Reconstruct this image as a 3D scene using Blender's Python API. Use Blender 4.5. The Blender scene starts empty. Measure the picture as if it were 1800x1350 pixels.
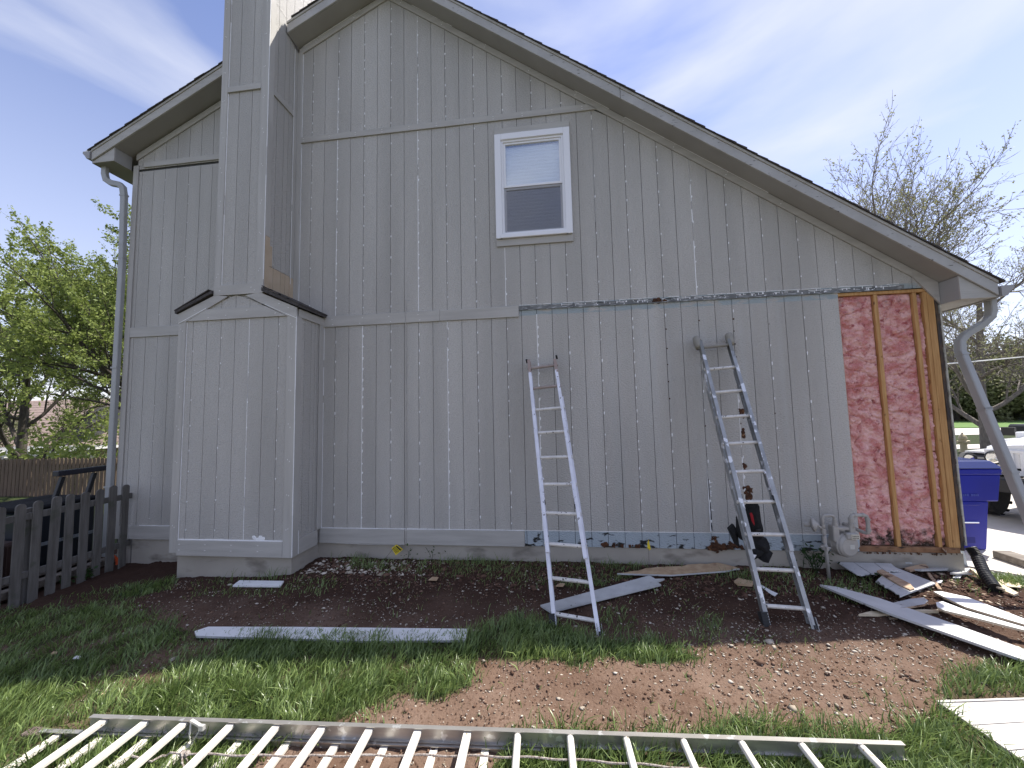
import bpy, math, random
import numpy as np
from mathutils import Vector, noise as mnoise
random.seed(7)
rnd = random.Random(11)
scn = bpy.context.scene
COL = scn.collection
R_ = math.radians

# ------------------------------------------------------------------ camera
CAM = np.array([0.2719, -5.1019, 1.4820]); FPX = 687.53
_yaw, _pitch, _roll = -0.1214, 0.0776, -0.0229
cyw, syw, cp_, sp_ = math.cos(_yaw), math.sin(_yaw), math.cos(_pitch), math.sin(_pitch)
_f = np.array([syw*cp_, cyw*cp_, sp_]); _r0 = np.array([cyw, -syw, 0.]); _u0 = np.cross(_r0, _f)
_r = _r0*math.cos(_roll)+_u0*math.sin(_roll); _u = -_r0*math.sin(_roll)+_u0*math.cos(_roll)
cd = bpy.data.cameras.new('camera'); cam = bpy.data.objects.new('camera', cd); COL.objects.link(cam)
cd.sensor_width = 36; cd.lens = FPX/1800*36; cd.clip_start = .05; cd.clip_end = 2000
from mathutils import Matrix
mw = Matrix(((_r[0], _u[0], -_f[0], CAM[0]), (_r[1], _u[1], -_f[1], CAM[1]), (_r[2], _u[2], -_f[2], CAM[2]), (0, 0, 0, 1)))
cam.matrix_world = mw
scn.camera = cam

# ------------------------------------------------------------------ world, sun, exposure
SUN = Vector((.54, .30, 1.0)).normalized()
world = bpy.data.worlds.new('World'); scn.world = world; world.use_nodes = True
wt = world.node_tree; wt.nodes.clear()
wo = wt.nodes.new('ShaderNodeOutputWorld'); bg = wt.nodes.new('ShaderNodeBackground')
sky = wt.nodes.new('ShaderNodeTexSky'); sky.sky_type = 'NISHITA'; sky.sun_disc = False
sky.sun_elevation = math.asin(SUN.z); sky.sun_rotation = math.atan2(SUN.x, SUN.y)
sky.air_density = 1.0; sky.dust_density = .35; sky.ozone_density = 1.6
tc = wt.nodes.new('ShaderNodeTexCoord')
mp = wt.nodes.new('ShaderNodeMapping'); mp.inputs['Scale'].default_value = (1.1, 1.6, 4.2); mp.inputs['Rotation'].default_value = (R_(8), R_(-22), R_(25)); mp.inputs['Location'].default_value = (1.3, .4, .9)
n1 = wt.nodes.new('ShaderNodeTexNoise'); n1.inputs['Scale'].default_value = 1.15; n1.inputs['Detail'].default_value = 7; n1.inputs['Roughness'].default_value = .48; n1.inputs['Distortion'].default_value = .35
rp = wt.nodes.new('ShaderNodeValToRGB'); rp.color_ramp.elements[0].position = .40; rp.color_ramp.elements[1].position = .64
rp.color_ramp.elements[0].color = (.0, .0, .0, 1); rp.color_ramp.elements[1].color = (.9, .9, .9, 1)
mx = wt.nodes.new('ShaderNodeMixRGB'); mx.inputs[2].default_value = (5.1, 5.3, 6.0, 1)
gam = wt.nodes.new('ShaderNodeMixRGB'); gam.blend_type = 'MULTIPLY'; gam.inputs[0].default_value = 1; gam.inputs[2].default_value = (1.30, 1.12, 1.24, 1)
L = wt.links.new
L(tc.outputs['Generated'], mp.inputs['Vector']); L(mp.outputs[0], n1.inputs['Vector']); L(n1.outputs['Fac'], rp.inputs[0])
sxyz = wt.nodes.new('ShaderNodeSeparateXYZ'); hz = wt.nodes.new('ShaderNodeMapRange'); hz.interpolation_type = 'SMOOTHSTEP'; hz.inputs[1].default_value = .75; hz.inputs[2].default_value = .0; hz.inputs[3].default_value = 0; hz.inputs[4].default_value = .55
ha = wt.nodes.new('ShaderNodeMath'); ha.operation = 'MAXIMUM'; L(tc.outputs['Generated'], sxyz.inputs[0]); L(sxyz.outputs[2], hz.inputs[0]); L(hz.outputs[0], ha.inputs[1])
L(sky.outputs[0], gam.inputs[1]); L(gam.outputs[0], mx.inputs[1]); L(rp.outputs[0], ha.inputs[0]); L(ha.outputs[0], mx.inputs[0]); L(mx.outputs[0], bg.inputs[0]); L(bg.outputs[0], wo.inputs[0])
bg.inputs['Strength'].default_value = .10
sl = bpy.data.lights.new('sun', 'SUN'); sl.energy = 4.4; sl.angle = R_(.55); sl.color = (1, .955, .88)
so = bpy.data.objects.new('sun', sl); COL.objects.link(so); so.rotation_euler = SUN.to_track_quat('Z', 'Y').to_euler(); so.location = (0, 0, 30)
scn.view_settings.view_transform = 'Standard'; scn.view_settings.look = 'None'
scn.view_settings.exposure = .88; scn.view_settings.gamma = 1; scn.view_settings.use_curve_mapping = False
scn.cycles.use_denoising = True
scn.cycles.max_bounces = 6; scn.cycles.transparent_max_bounces = 6

# ------------------------------------------------------------------ helpers: where things stand
def ray(px, py): return _f+(px-900)/FPX*_r-(py-675)/FPX*_u
def onY(px, py, Y=0.):
    d = ray(px, py); return CAM+(Y-CAM[1])/d[1]*d
def onZ(px, py, Z):
    d = ray(px, py); return CAM+(Z-CAM[2])/d[2]*d
def sst(t): t = min(max(t, 0.), 1.); return t*t*(3-2*t)
def gh(x, y):
    b = -.385-.045*min(max(-y, 0), 3)-.05*min(max(-3-x, 0), 3.2)
    if y > -.6: b -= .10*sst((x-4.3)/1.0)*sst((y+.6)/.8)
    b -= .06*sst((x-4.6)/.4)*sst((y+.1)/.4)
    if y > .5: b += (-.6-b)*sst((y-.5)/6)
    b -= 1.5*sst((y-4)/9)*sst((-x-8)/5)
    near = 1-sst((abs(x)-7)/4)
    if near > 0 and -7 < y < 3:
        b += near*(.026*mnoise.noise(Vector((x*1.3, y*1.6, 3)))+.016*mnoise.noise(Vector((x*4.1, y*4.3, 7))))
        b += near*.030*math.exp(-((x-3.75)/.35)**2-((y+.95)/.16)**2)+near*.03*math.exp(-((x-4.3)/.3)**2-((y+.85)/.12)**2)
    return b
def G(px, py, dz=0):
    z = -.45
    for i in range(8):
        p = onZ(px, py, z+dz); z = gh(p[0], p[1])
    return Vector((p[0], p[1], z))

# ------------------------------------------------------------------ materials
MATS = {}
def M(name, c1, c2=None, scale=4, stretch=(1, 1, 1), rough=.75, bump=0, bscale=60, bstretch=(1, 1, 1), metal=0, detail=4, lo=.35, hi=.65, c3=None, s3=9, st3=(1, 1, 1), lo3=.55, hi3=.65, spec=.5, dist=.006):
    if name in MATS: return MATS[name]
    m = bpy.data.materials.new(name); m.use_nodes = True; MATS[name] = m
    t = m.node_tree; b = t.nodes['Principled BSDF']; lk = t.links.new
    b.inputs['Roughness'].default_value = rough; b.inputs['Metallic'].default_value = metal; b.inputs['Specular IOR Level'].default_value = spec
    g = t.nodes.new('ShaderNodeNewGeometry')
    def nz(sc, st, dt=4):
        mp = t.nodes.new('ShaderNodeMapping'); mp.inputs['Scale'].default_value = st; lk(g.outputs['Position'], mp.inputs['Vector'])
        n = t.nodes.new('ShaderNodeTexNoise'); n.inputs['Scale'].default_value = sc; n.inputs['Detail'].default_value = dt; lk(mp.outputs[0], n.inputs['Vector']); return n.outputs['Fac']
    def rmp(fac, a, z):
        r = t.nodes.new('ShaderNodeMapRange'); r.inputs[1].default_value = a; r.inputs[2].default_value = z; lk(fac, r.inputs[0]); return r.outputs[0]
    out = None
    if c2 is None: b.inputs['Base Color'].default_value = (*c1, 1)
    else:
        x = t.nodes.new('ShaderNodeMixRGB'); x.inputs[1].default_value = (*c1, 1); x.inputs[2].default_value = (*c2, 1)
        lk(rmp(nz(scale, stretch, detail), lo, hi), x.inputs[0]); out = x.outputs[0]
        if c3:
            y = t.nodes.new('ShaderNodeMixRGB'); y.inputs[2].default_value = (*c3, 1); lk(out, y.inputs[1]); lk(rmp(nz(s3, st3, 5), lo3, hi3), y.inputs[0]); out = y.outputs[0]
        lk(out, b.inputs['Base Color'])
    if bump:
        bp = t.nodes.new('ShaderNodeBump'); bp.inputs['Strength'].default_value = bump; bp.inputs['Distance'].default_value = dist
        lk(nz(bscale, bstretch, 5), bp.inputs['Height']); lk(bp.outputs[0], b.inputs['Normal'])
    m['out'] = 1
    return m

def siding_mat():
    m = M('siding_paint', (.420, .402, .368), (.550, .528, .486), scale=.9, stretch=(2.6, 1, .25), lo=.3, hi=.7, rough=.62, bump=1.0, bscale=26, bstretch=(1.5, 1, 3.6), spec=.35, dist=.014, c3=(.395, .378, .348), s3=75, st3=(1, 1, 1.8), lo3=.48, hi3=.66)
    t = m.node_tree; b = t.nodes['Principled BSDF']; lk = t.links.new
    base = b.inputs['Base Color'].links[0].from_socket
    # each board a slightly different tone
    oi = t.nodes.new('ShaderNodeObjectInfo'); mr = t.nodes.new('ShaderNodeMapRange'); mr.inputs[3].default_value = .955; mr.inputs[4].default_value = 1.04; lk(oi.outputs['Random'], mr.inputs[0])
    mu = t.nodes.new('ShaderNodeMixRGB'); mu.blend_type = 'MULTIPLY'; mu.inputs[0].default_value = 1; lk(base, mu.inputs[1])
    cb = t.nodes.new('ShaderNodeCombineXYZ'); [lk(mr.outputs[0], cb.inputs[i]) for i in range(3)]; lk(cb.outputs[0], mu.inputs[2])
    g = t.nodes.new('ShaderNodeNewGeometry'); sx = t.nodes.new('ShaderNodeSeparateXYZ'); lk(g.outputs['Position'], sx.inputs[0])
    def mth(op, a, c=None, d=None):
        n = t.nodes.new('ShaderNodeMath'); n.operation = op
        for i, v in enumerate((a, c)):
            if v is None: continue
            if isinstance(v, (int, float)): n.inputs[i].default_value = v
            else: lk(v, n.inputs[i])
        return n.outputs[0]
    def nz(sc, st, dt=5):
        mp = t.nodes.new('ShaderNodeMapping'); mp.inputs['Scale'].default_value = st; lk(g.outputs['Position'], mp.inputs['Vector'])
        n = t.nodes.new('ShaderNodeTexNoise'); n.inputs['Scale'].default_value = sc; n.inputs['Detail'].default_value = dt; lk(mp.outputs[0], n.inputs['Vector']); return n.outputs['Fac']
    def rng(v, a, c):
        r = t.nodes.new('ShaderNodeMapRange'); r.inputs[1].default_value = a; r.inputs[2].default_value = c; lk(v, r.inputs[0]); return r.outputs[0]
    # wash streaks running down the boards of the lower storey
    st = mth('MULTIPLY', rng(nz(1.0, (9, 1, .22)), .45, .75), rng(sx.outputs[0], .1, 1.6)); st = mth('MULTIPLY', st, rng(sx.outputs[2], 3.4, 2.2)); st = mth('MULTIPLY', st, .55)
    m1 = t.nodes.new('ShaderNodeMixRGB'); m1.inputs[2].default_value = (.48, .485, .465, 1); lk(mu.outputs[0], m1.inputs[1]); lk(st, m1.inputs[0])
    # where the skirt board and the band were taken off: old bluish paint, mould, bare wood
    isx = rng(sx.outputs[0], -.232, -.228)
    low = mth('MULTIPLY', rng(sx.outputs[2], .004, -.004), isx); wall = rng(sx.outputs[1], -.05, -.03); low = mth('MULTIPLY', low, wall)
    m2 = t.nodes.new('ShaderNodeMixRGB'); m2.inputs[2].default_value = (.40, .455, .49, 1); lk(m1.outputs[0], m2.inputs[1]); lk(low, m2.inputs[0])
    mold = mth('MULTIPLY', low, rng(mth('ADD', nz(7, (1, 1, 2.2)), mth('MULTIPLY', sx.outputs[2], -1.0)), .66, .72))
    m3 = t.nodes.new('ShaderNodeMixRGB'); m3.inputs[2].default_value = (.022, .022, .02, 1); lk(m2.outputs[0], m3.inputs[1]); lk(mold, m3.inputs[0])
    b1 = mth('MULTIPLY', rng(sx.outputs[2], 2.785, 2.79), rng(sx.outputs[2], 2.935, 2.93)); b1 = mth('MULTIPLY', b1, isx); b1 = mth('MULTIPLY', b1, rng(nz(5, (1, 1, 3)), .38, .5)); b1 = mth('MULTIPLY', b1, wall)
    m4 = t.nodes.new('ShaderNodeMixRGB'); m4.inputs[2].default_value = (.35, .40, .41, 1); lk(m3.outputs[0], m4.inputs[1]); lk(b1, m4.inputs[0])
    gr = mth('MULTIPLY', rng(sx.outputs[2], -.02, .9), 1); 
    lk(m4.outputs[0], b.inputs['Base Color'])
    return m
SID = siding_mat()
TRIM = M('trim_paint', (.408, .390, .357), (.470, .452, .416), scale=3, stretch=(.5, 1, 5), rough=.6, bump=.55, bscale=22, bstretch=(.5, 1, 6), spec=.35)
TRIMV = M('trim_paint_upright', (.408, .390, .357), (.470, .452, .416), scale=3, stretch=(5, 1, .4), rough=.6, bump=.5, bscale=22, bstretch=(6, 1, .5), spec=.35)
RAKE = M('rake_paint', (.37, .36, .34), (.44, .43, .41), scale=4, rough=.6, bump=.3, bscale=40, c3=(.10, .09, .08), s3=13, st3=(1, 1, 3.5), lo3=.66, hi3=.70)
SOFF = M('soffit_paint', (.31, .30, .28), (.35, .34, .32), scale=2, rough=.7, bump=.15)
GROOVE = M('dark_groove_paint', (.055, .055, .052), rough=.8)  # dark backing colour behind the boards, for dirt-filled grooves
CAULK = M('caulk', (.88, .88, .87), (.80, .80, .79), scale=20, rough=.55)
CONC = M('foundation_concrete', (.42, .385, .33), (.34, .31, .265), scale=1.6, rough=.85, bump=.35, bscale=45, c3=(.13, .115, .09), s3=2.2, st3=(1, 1, 2.5), lo3=.56, hi3=.75)
VINYL = M('white_vinyl', (.82, .82, .84), rough=.35)
BLIND = M('blind_slat', (.86, .87, .88), rough=.5)
DARK = M('dark_inside', (.02, .02, .022), rough=.9)
ROT = M('rotten_wood', (.11, .045, .02), (.035, .016, .009), scale=22, rough=.95, bump=1, bscale=50, c3=(.32, .17, .08), s3=14, lo3=.62, hi3=.72)
OSB = M('bare_sheathing', (.40, .27, .16), (.52, .38, .24), scale=14, rough=.85, bump=.3, bscale=60, c3=(.2, .10, .05), s3=7, lo3=.62, hi3=.75)
TANP = M('bare_patch', (.46, .36, .25), (.52, .42, .31), scale=6, rough=.75, bump=.2)
STUD = M('stud_wood', (.42, .215, .075), (.55, .32, .125), scale=5, stretch=(9, 4, .6), rough=.75, bump=.25, bscale=30, bstretch=(8, 8, .8), c3=(.17, .075, .025), s3=6, st3=(2, 1, 1), lo3=.66, hi3=.72)
FELT = M('old_sheathing_edge', (.04, .038, .042), (.12, .08, .05), scale=8, stretch=(4, 4, 1), rough=.9, bump=.5)
SHING = M('roof_shingle', (.045, .040, .038), (.085, .075, .07), scale=30, rough=.95, bump=.7, bscale=150)
ALU = M('ladder_aluminium', (.66, .66, .70), (.78, .78, .82), scale=8, rough=.42, metal=.35, c3=(.20, .19, .19), s3=24, lo3=.64, hi3=.68, bump=.1)
ALUD = M('worn_ladder_aluminium', (.28, .285, .28), (.42, .425, .42), scale=6, rough=.42, metal=.5, c3=(.74, .74, .74), s3=9, lo3=.58, hi3=.61, bump=.1)
ALUB = M('lying_ladder_aluminium', (.60, .58, .54), (.74, .73, .70), scale=7, rough=.45, metal=.35, c3=(.24, .22, .20), s3=15, lo3=.64, hi3=.72)
ALUR = M('rail_aluminium', (.44, .42, .39), (.58, .56, .52), scale=7, stretch=(.5, 1, 3), rough=.38, metal=.75, c3=(.75, .75, .73), s3=15, lo3=.62, hi3=.66)
ALU1 = M('spattered_ladder_aluminium', (.66, .66, .70), (.78, .78, .82), scale=8, rough=.42, metal=.25, c3=(.20, .19, .19), s3=24, lo3=.66, hi3=.70, bump=.1)
def _brown_top(m, z0, col):
    t = m.node_tree; b = t.nodes['Principled BSDF']; base = b.inputs['Base Color'].links[0].from_socket; g = t.nodes.new('ShaderNodeNewGeometry'); sx = t.nodes.new('ShaderNodeSeparateXYZ'); n = t.nodes.new('ShaderNodeTexNoise'); n.inputs['Scale'].default_value = 14
    t.links.new(g.outputs['Position'], sx.inputs[0]); t.links.new(g.outputs['Position'], n.inputs['Vector']); a = t.nodes.new('ShaderNodeMath'); a.operation = 'MULTIPLY_ADD'; a.inputs[1].default_value = .5; t.links.new(n.outputs['Fac'], a.inputs[0]); t.links.new(sx.outputs[2], a.inputs[2])
    r = t.nodes.new('ShaderNodeMapRange'); r.inputs[1].default_value = z0; r.inputs[2].default_value = z0+.06; t.links.new(a.outputs[0], r.inputs[0]); x = t.nodes.new('ShaderNodeMixRGB'); x.inputs[2].default_value = (*col, 1); t.links.new(base, x.inputs[1]); t.links.new(r.outputs[0], x.inputs[0]); t.links.new(x.outputs[0], b.inputs['Base Color'])
_brown_top(ALU1, 2.22, (.33, .25, .21)); _brown_top(ALUD, 2.35, (.22, .22, .20))
RUNG = M('painted_rung', (.60, .58, .54), (.72, .70, .66), scale=16, rough=.5, metal=.1, c3=(.06, .05, .045), s3=32, lo3=.64, hi3=.66)
RUNGB = M('brown_spattered_rung', (.30, .245, .21), (.38, .32, .29), scale=16, rough=.55, metal=.1)
RUNGC = M('cream_rung', (.74, .70, .62), (.64, .60, .53), scale=16, rough=.55, c3=(.38, .30, .2), s3=40, lo3=.66, hi3=.7)
RUB = M('black_rubber', (.03, .03, .03), rough=.7)
MITT = M('grey_rubber_mitt', (.25, .235, .20), (.30, .285, .245), scale=9, rough=.7)
FAB = M('black_fabric', (.006, .006, .007), (.014, .014, .016), scale=20, rough=.9, bump=.4, bscale=200)
RED = M('red_fabric', (.35, .01, .02), rough=.8)
METER = M('meter_paint', (.33, .315, .29), (.39, .37, .34), scale=8, rough=.5, bump=.25, bscale=70, c3=(.20, .17, .14), s3=11, lo3=.64, hi3=.78)
BEIGE = M('index_plate', (.58, .54, .44), rough=.6)
BLUE = M('blue_plastic', (.003, .008, .24), (.005, .012, .30), scale=2, rough=.45, bump=.15, bscale=120)
BLUEL = M('blue_lid', (.012, .022, .12), rough=.22)
BLACKP = M('black_plastic', (.012, .012, .013), rough=.5)
WHITEP = M('white_car_paint', (.80, .81, .82), rough=.18, spec=.6)
CHROME = M('chrome', (.8, .8, .8), rough=.1, metal=1)
GLASSD = M('dark_car_glass', (.02, .025, .03), rough=.05, spec=.8)
TIRE = M('tyre_rubber', (.012, .012, .012), (.025, .024, .022), scale=20, rough=.9, bump=.6)
DRIVE = M('driveway_concrete', (.52, .47, .42), (.60, .56, .50), scale=2, rough=.9, bump=.3, bscale=90)
PICK = M('weathered_picket', (.105, .096, .084), (.16, .15, .135), scale=4, stretch=(6, 6, .6), rough=.95, bump=.7, bscale=40, bstretch=(6, 6, .5), c3=(.075, .082, .055), s3=5, lo3=.58, hi3=.75)
PICK2 = M('brown_weathered_picket', (.11, .078, .052), (.17, .12, .08), scale=3, stretch=(5, 5, .6), rough=.95, bump=.5, bscale=30, bstretch=(6, 6, .5))
TIMB = M('landscape_timber', (.26, .23, .195), (.17, .145, .12), scale=5, stretch=(.6, 4, 5), rough=.95, bump=.7, bscale=30)
STUC = M('tan_stucco', (.46, .37, .27), (.50, .41, .31), scale=3, rough=.9, bump=.2)
NROOF = M('brown_roof_shingle', (.20, .145, .12), (.29, .22, .19), scale=6, stretch=(1, 1, 4), rough=.95, bump=.5, bscale=40)
WHITE = M('white_paint', (.80, .79, .76), (.70, .69, .66), scale=9, rough=.6)
BARKL = M('pale_bark', (.15, .13, .11), (.24, .21, .18), scale=10, stretch=(2, 2, .5), rough=.95)
BARK = M('tree_bark', (.055, .045, .036), (.10, .085, .07), scale=10, stretch=(2, 2, .5), rough=.95, bump=.8, bscale=30, bstretch=(3, 3, .6))
BOARDF = M('fallen_board_paint', (.44, .445, .44), (.54, .545, .54), scale=5, rough=.65, bump=.3, bscale=60, c3=(.12, .11, .10), s3=17, lo3=.68, hi3=.72)
BOARDW = M('white_board_paint', (.70, .70, .69), (.78, .78, .77), scale=4, rough=.6, bump=.15, bscale=60, c3=(.45, .42, .36), s3=9, lo3=.66, hi3=.76)
BOARDM = M('plank_paint', (.52, .52, .51), (.60, .60, .59), scale=4, rough=.6, bump=.15, bscale=60)
SHEETM = M('sheet_paint', (.50, .47, .43), (.60, .57, .53), scale=5, rough=.7, bump=.4, bscale=50, c3=(.36, .31, .25), s3=12, lo3=.60, hi3=.72)
SPLIT = M('split_wood', (.34, .22, .14), (.50, .37, .25), scale=8, stretch=(1, 4, 1), rough=.9, bump=.5, c3=(.10, .05, .03), s3=8, lo3=.58, hi3=.66)
PALE = M('pale_split_wood', (.62, .52, .36), (.70, .60, .44), scale=12, rough=.85, bump=.3)
YEL = M('yellow_flag_plastic', (.78, .60, .03), rough=.5)
ORG = M('orange_flag_plastic', (.75, .10, .02), rough=.5)
WIRE = M('flag_wire', (.10, .09, .085), rough=.5, metal=.5)
LAWN = M('far_lawn_turf', (.085, .16, .03), (.12, .21, .045), scale=2, rough=.95, bump=.5)
HYD = M('hydrant_paint', (.50, .42, .26), rough=.5)
SILT = M('black_silt_fabric', (.02, .023, .035), rough=.8)
ROPE = M('old_rope', (.44, .40, .36), (.20, .15, .12), scale=90, rough=.9, bump=.8, bscale=200)
PINKM = M('pink_fibreglass', (.60, .235, .215), (.83, .50, .45), scale=8, rough=.95, detail=8, lo=.38, hi=.62, bump=1, bscale=45, dist=.02, c3=(.38, .10, .10), s3=12, st3=(1.2, 1, 1.2), lo3=.57, hi3=.70, spec=.1)
def insul_fix():
    t = PINKM.node_tree; b = t.nodes['Principled BSDF']; lk = t.links.new
    base = b.inputs['Base Color'].links[0].from_socket
    g = t.nodes.new('ShaderNodeNewGeometry'); sx = t.nodes.new('ShaderNodeSeparateXYZ'); lk(g.outputs['Position'], sx.inputs[0])
    # damp black mould at the foot and grey dust near the top
    n = t.nodes.new('ShaderNodeTexNoise'); n.inputs['Scale'].default_value = 9; n.inputs['Detail'].default_value = 6; lk(g.outputs['Position'], n.inputs['Vector'])
    a = t.nodes.new('ShaderNodeMath'); a.operation = 'MULTIPLY_ADD'; a.inputs[1].default_value = -1.1; a.inputs[2].default_value = .14; lk(sx.outputs[2], a.inputs[0])
    s = t.nodes.new('ShaderNodeMath'); s.operation = 'ADD'; lk(a.outputs[0], s.inputs[0]); lk(n.outputs['Fac'], s.inputs[1])
    r = t.nodes.new('ShaderNodeMapRange'); r.inputs[1].default_value = .60; r.inputs[2].default_value = .78; lk(s.outputs[0], r.inputs[0])
    x = t.nodes.new('ShaderNodeMixRGB'); x.inputs[2].default_value = (.06, .045, .035, 1); lk(base, x.inputs[1]); lk(r.outputs[0], x.inputs[0])
    a2 = t.nodes.new('ShaderNodeMath'); a2.operation = 'MULTIPLY_ADD'; a2.inputs[1].default_value = .8; a2.inputs[2].default_value = -2.1; lk(sx.outputs[2], a2.inputs[0])
    s2 = t.nodes.new('ShaderNodeMath'); s2.operation = 'ADD'; lk(a2.outputs[0], s2.inputs[0]); lk(n.outputs['Fac'], s2.inputs[1])
    r2 = t.nodes.new('ShaderNodeMapRange'); r2.inputs[1].default_value = .55; r2.inputs[2].default_value = .72; r2.inputs[4].default_value = .55; lk(s2.outputs[0], r2.inputs[0])
    y = t.nodes.new('ShaderNodeMixRGB'); y.inputs[2].default_value = (.36, .24, .23, 1); lk(x.outputs[0], y.inputs[1]); lk(r2.outputs[0], y.inputs[0])
    # bright fibre strands
    w = t.nodes.new('ShaderNodeTexNoise'); w.inputs['Scale'].default_value = 10; w.inputs['Detail'].default_value = 3; w.inputs['Distortion'].default_value = 2.5; lk(g.outputs['Position'], w.inputs['Vector'])
    ab = t.nodes.new('ShaderNodeMath'); ab.operation = 'SUBTRACT'; ab.inputs[1].default_value = .5; lk(w.outputs['Fac'], ab.inputs[0])
    ab2 = t.nodes.new('ShaderNodeMath'); ab2.operation = 'ABSOLUTE'; lk(ab.outputs[0], ab2.inputs[0])
    r3 = t.nodes.new('ShaderNodeMapRange'); r3.inputs[1].default_value = .022; r3.inputs[2].default_value = .004; r3.inputs[4].default_value = .4; lk(ab2.outputs[0], r3.inputs[0])
    zz = t.nodes.new('ShaderNodeMixRGB'); zz.inputs[2].default_value = (.84, .60, .58, 1); lk(y.outputs[0], zz.inputs[1]); lk(r3.outputs[0], zz.inputs[0])
    lk(zz.outputs[0], b.inputs['Base Color'])
insul_fix()
def leaf_mat(name, c1, c2, tr=.35, ro=.6, sp=.3):
    m = bpy.data.materials.new(name); m.use_nodes = True; t = m.node_tree; t.nodes.clear(); lk = t.links.new
    o = t.nodes.new('ShaderNodeOutputMaterial'); mixs = t.nodes.new('ShaderNodeMixShader'); d = t.nodes.new('ShaderNodeBsdfPrincipled'); tl = t.nodes.new('ShaderNodeBsdfTranslucent')
    at = t.nodes.new('ShaderNodeAttribute'); at.attribute_name = 'tint'
    x = t.nodes.new('ShaderNodeMixRGB'); x.inputs[1].default_value = (*c1, 1); x.inputs[2].default_value = (*c2, 1); lk(at.outputs['Fac'], x.inputs[0])
    lk(x.outputs[0], d.inputs['Base Color']); lk(x.outputs[0], tl.inputs[0]); d.inputs['Roughness'].default_value = ro if tr > 0 else .85; d.inputs['Specular IOR Level'].default_value = sp if tr > 0 else .15
    mixs.inputs[0].default_value = tr; lk(d.outputs[0], mixs.inputs[1]); lk(tl.outputs[0], mixs.inputs[2]); lk(mixs.outputs[0], o.inputs[0]); return m
GRASS = leaf_mat('grass_blade', (.060, .110, .026), (.30, .39, .125), .30, .38, .6)
DRYG = leaf_mat('dry_grass', (.24, .20, .09), (.12, .15, .04), .25)
LEAF = leaf_mat('spring_leaf', (.14, .19, .045), (.34, .40, .11), .4)
BUD = leaf_mat('leaf_bud', (.22, .21, .12), (.38, .40, .17), .3)
WEED = leaf_mat('weed_leaf', (.02, .05, .012), (.05, .10, .025), .25)
WOOD = leaf_mat('far_foliage', (.07, .08, .035), (.20, .21, .10), .3)

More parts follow.
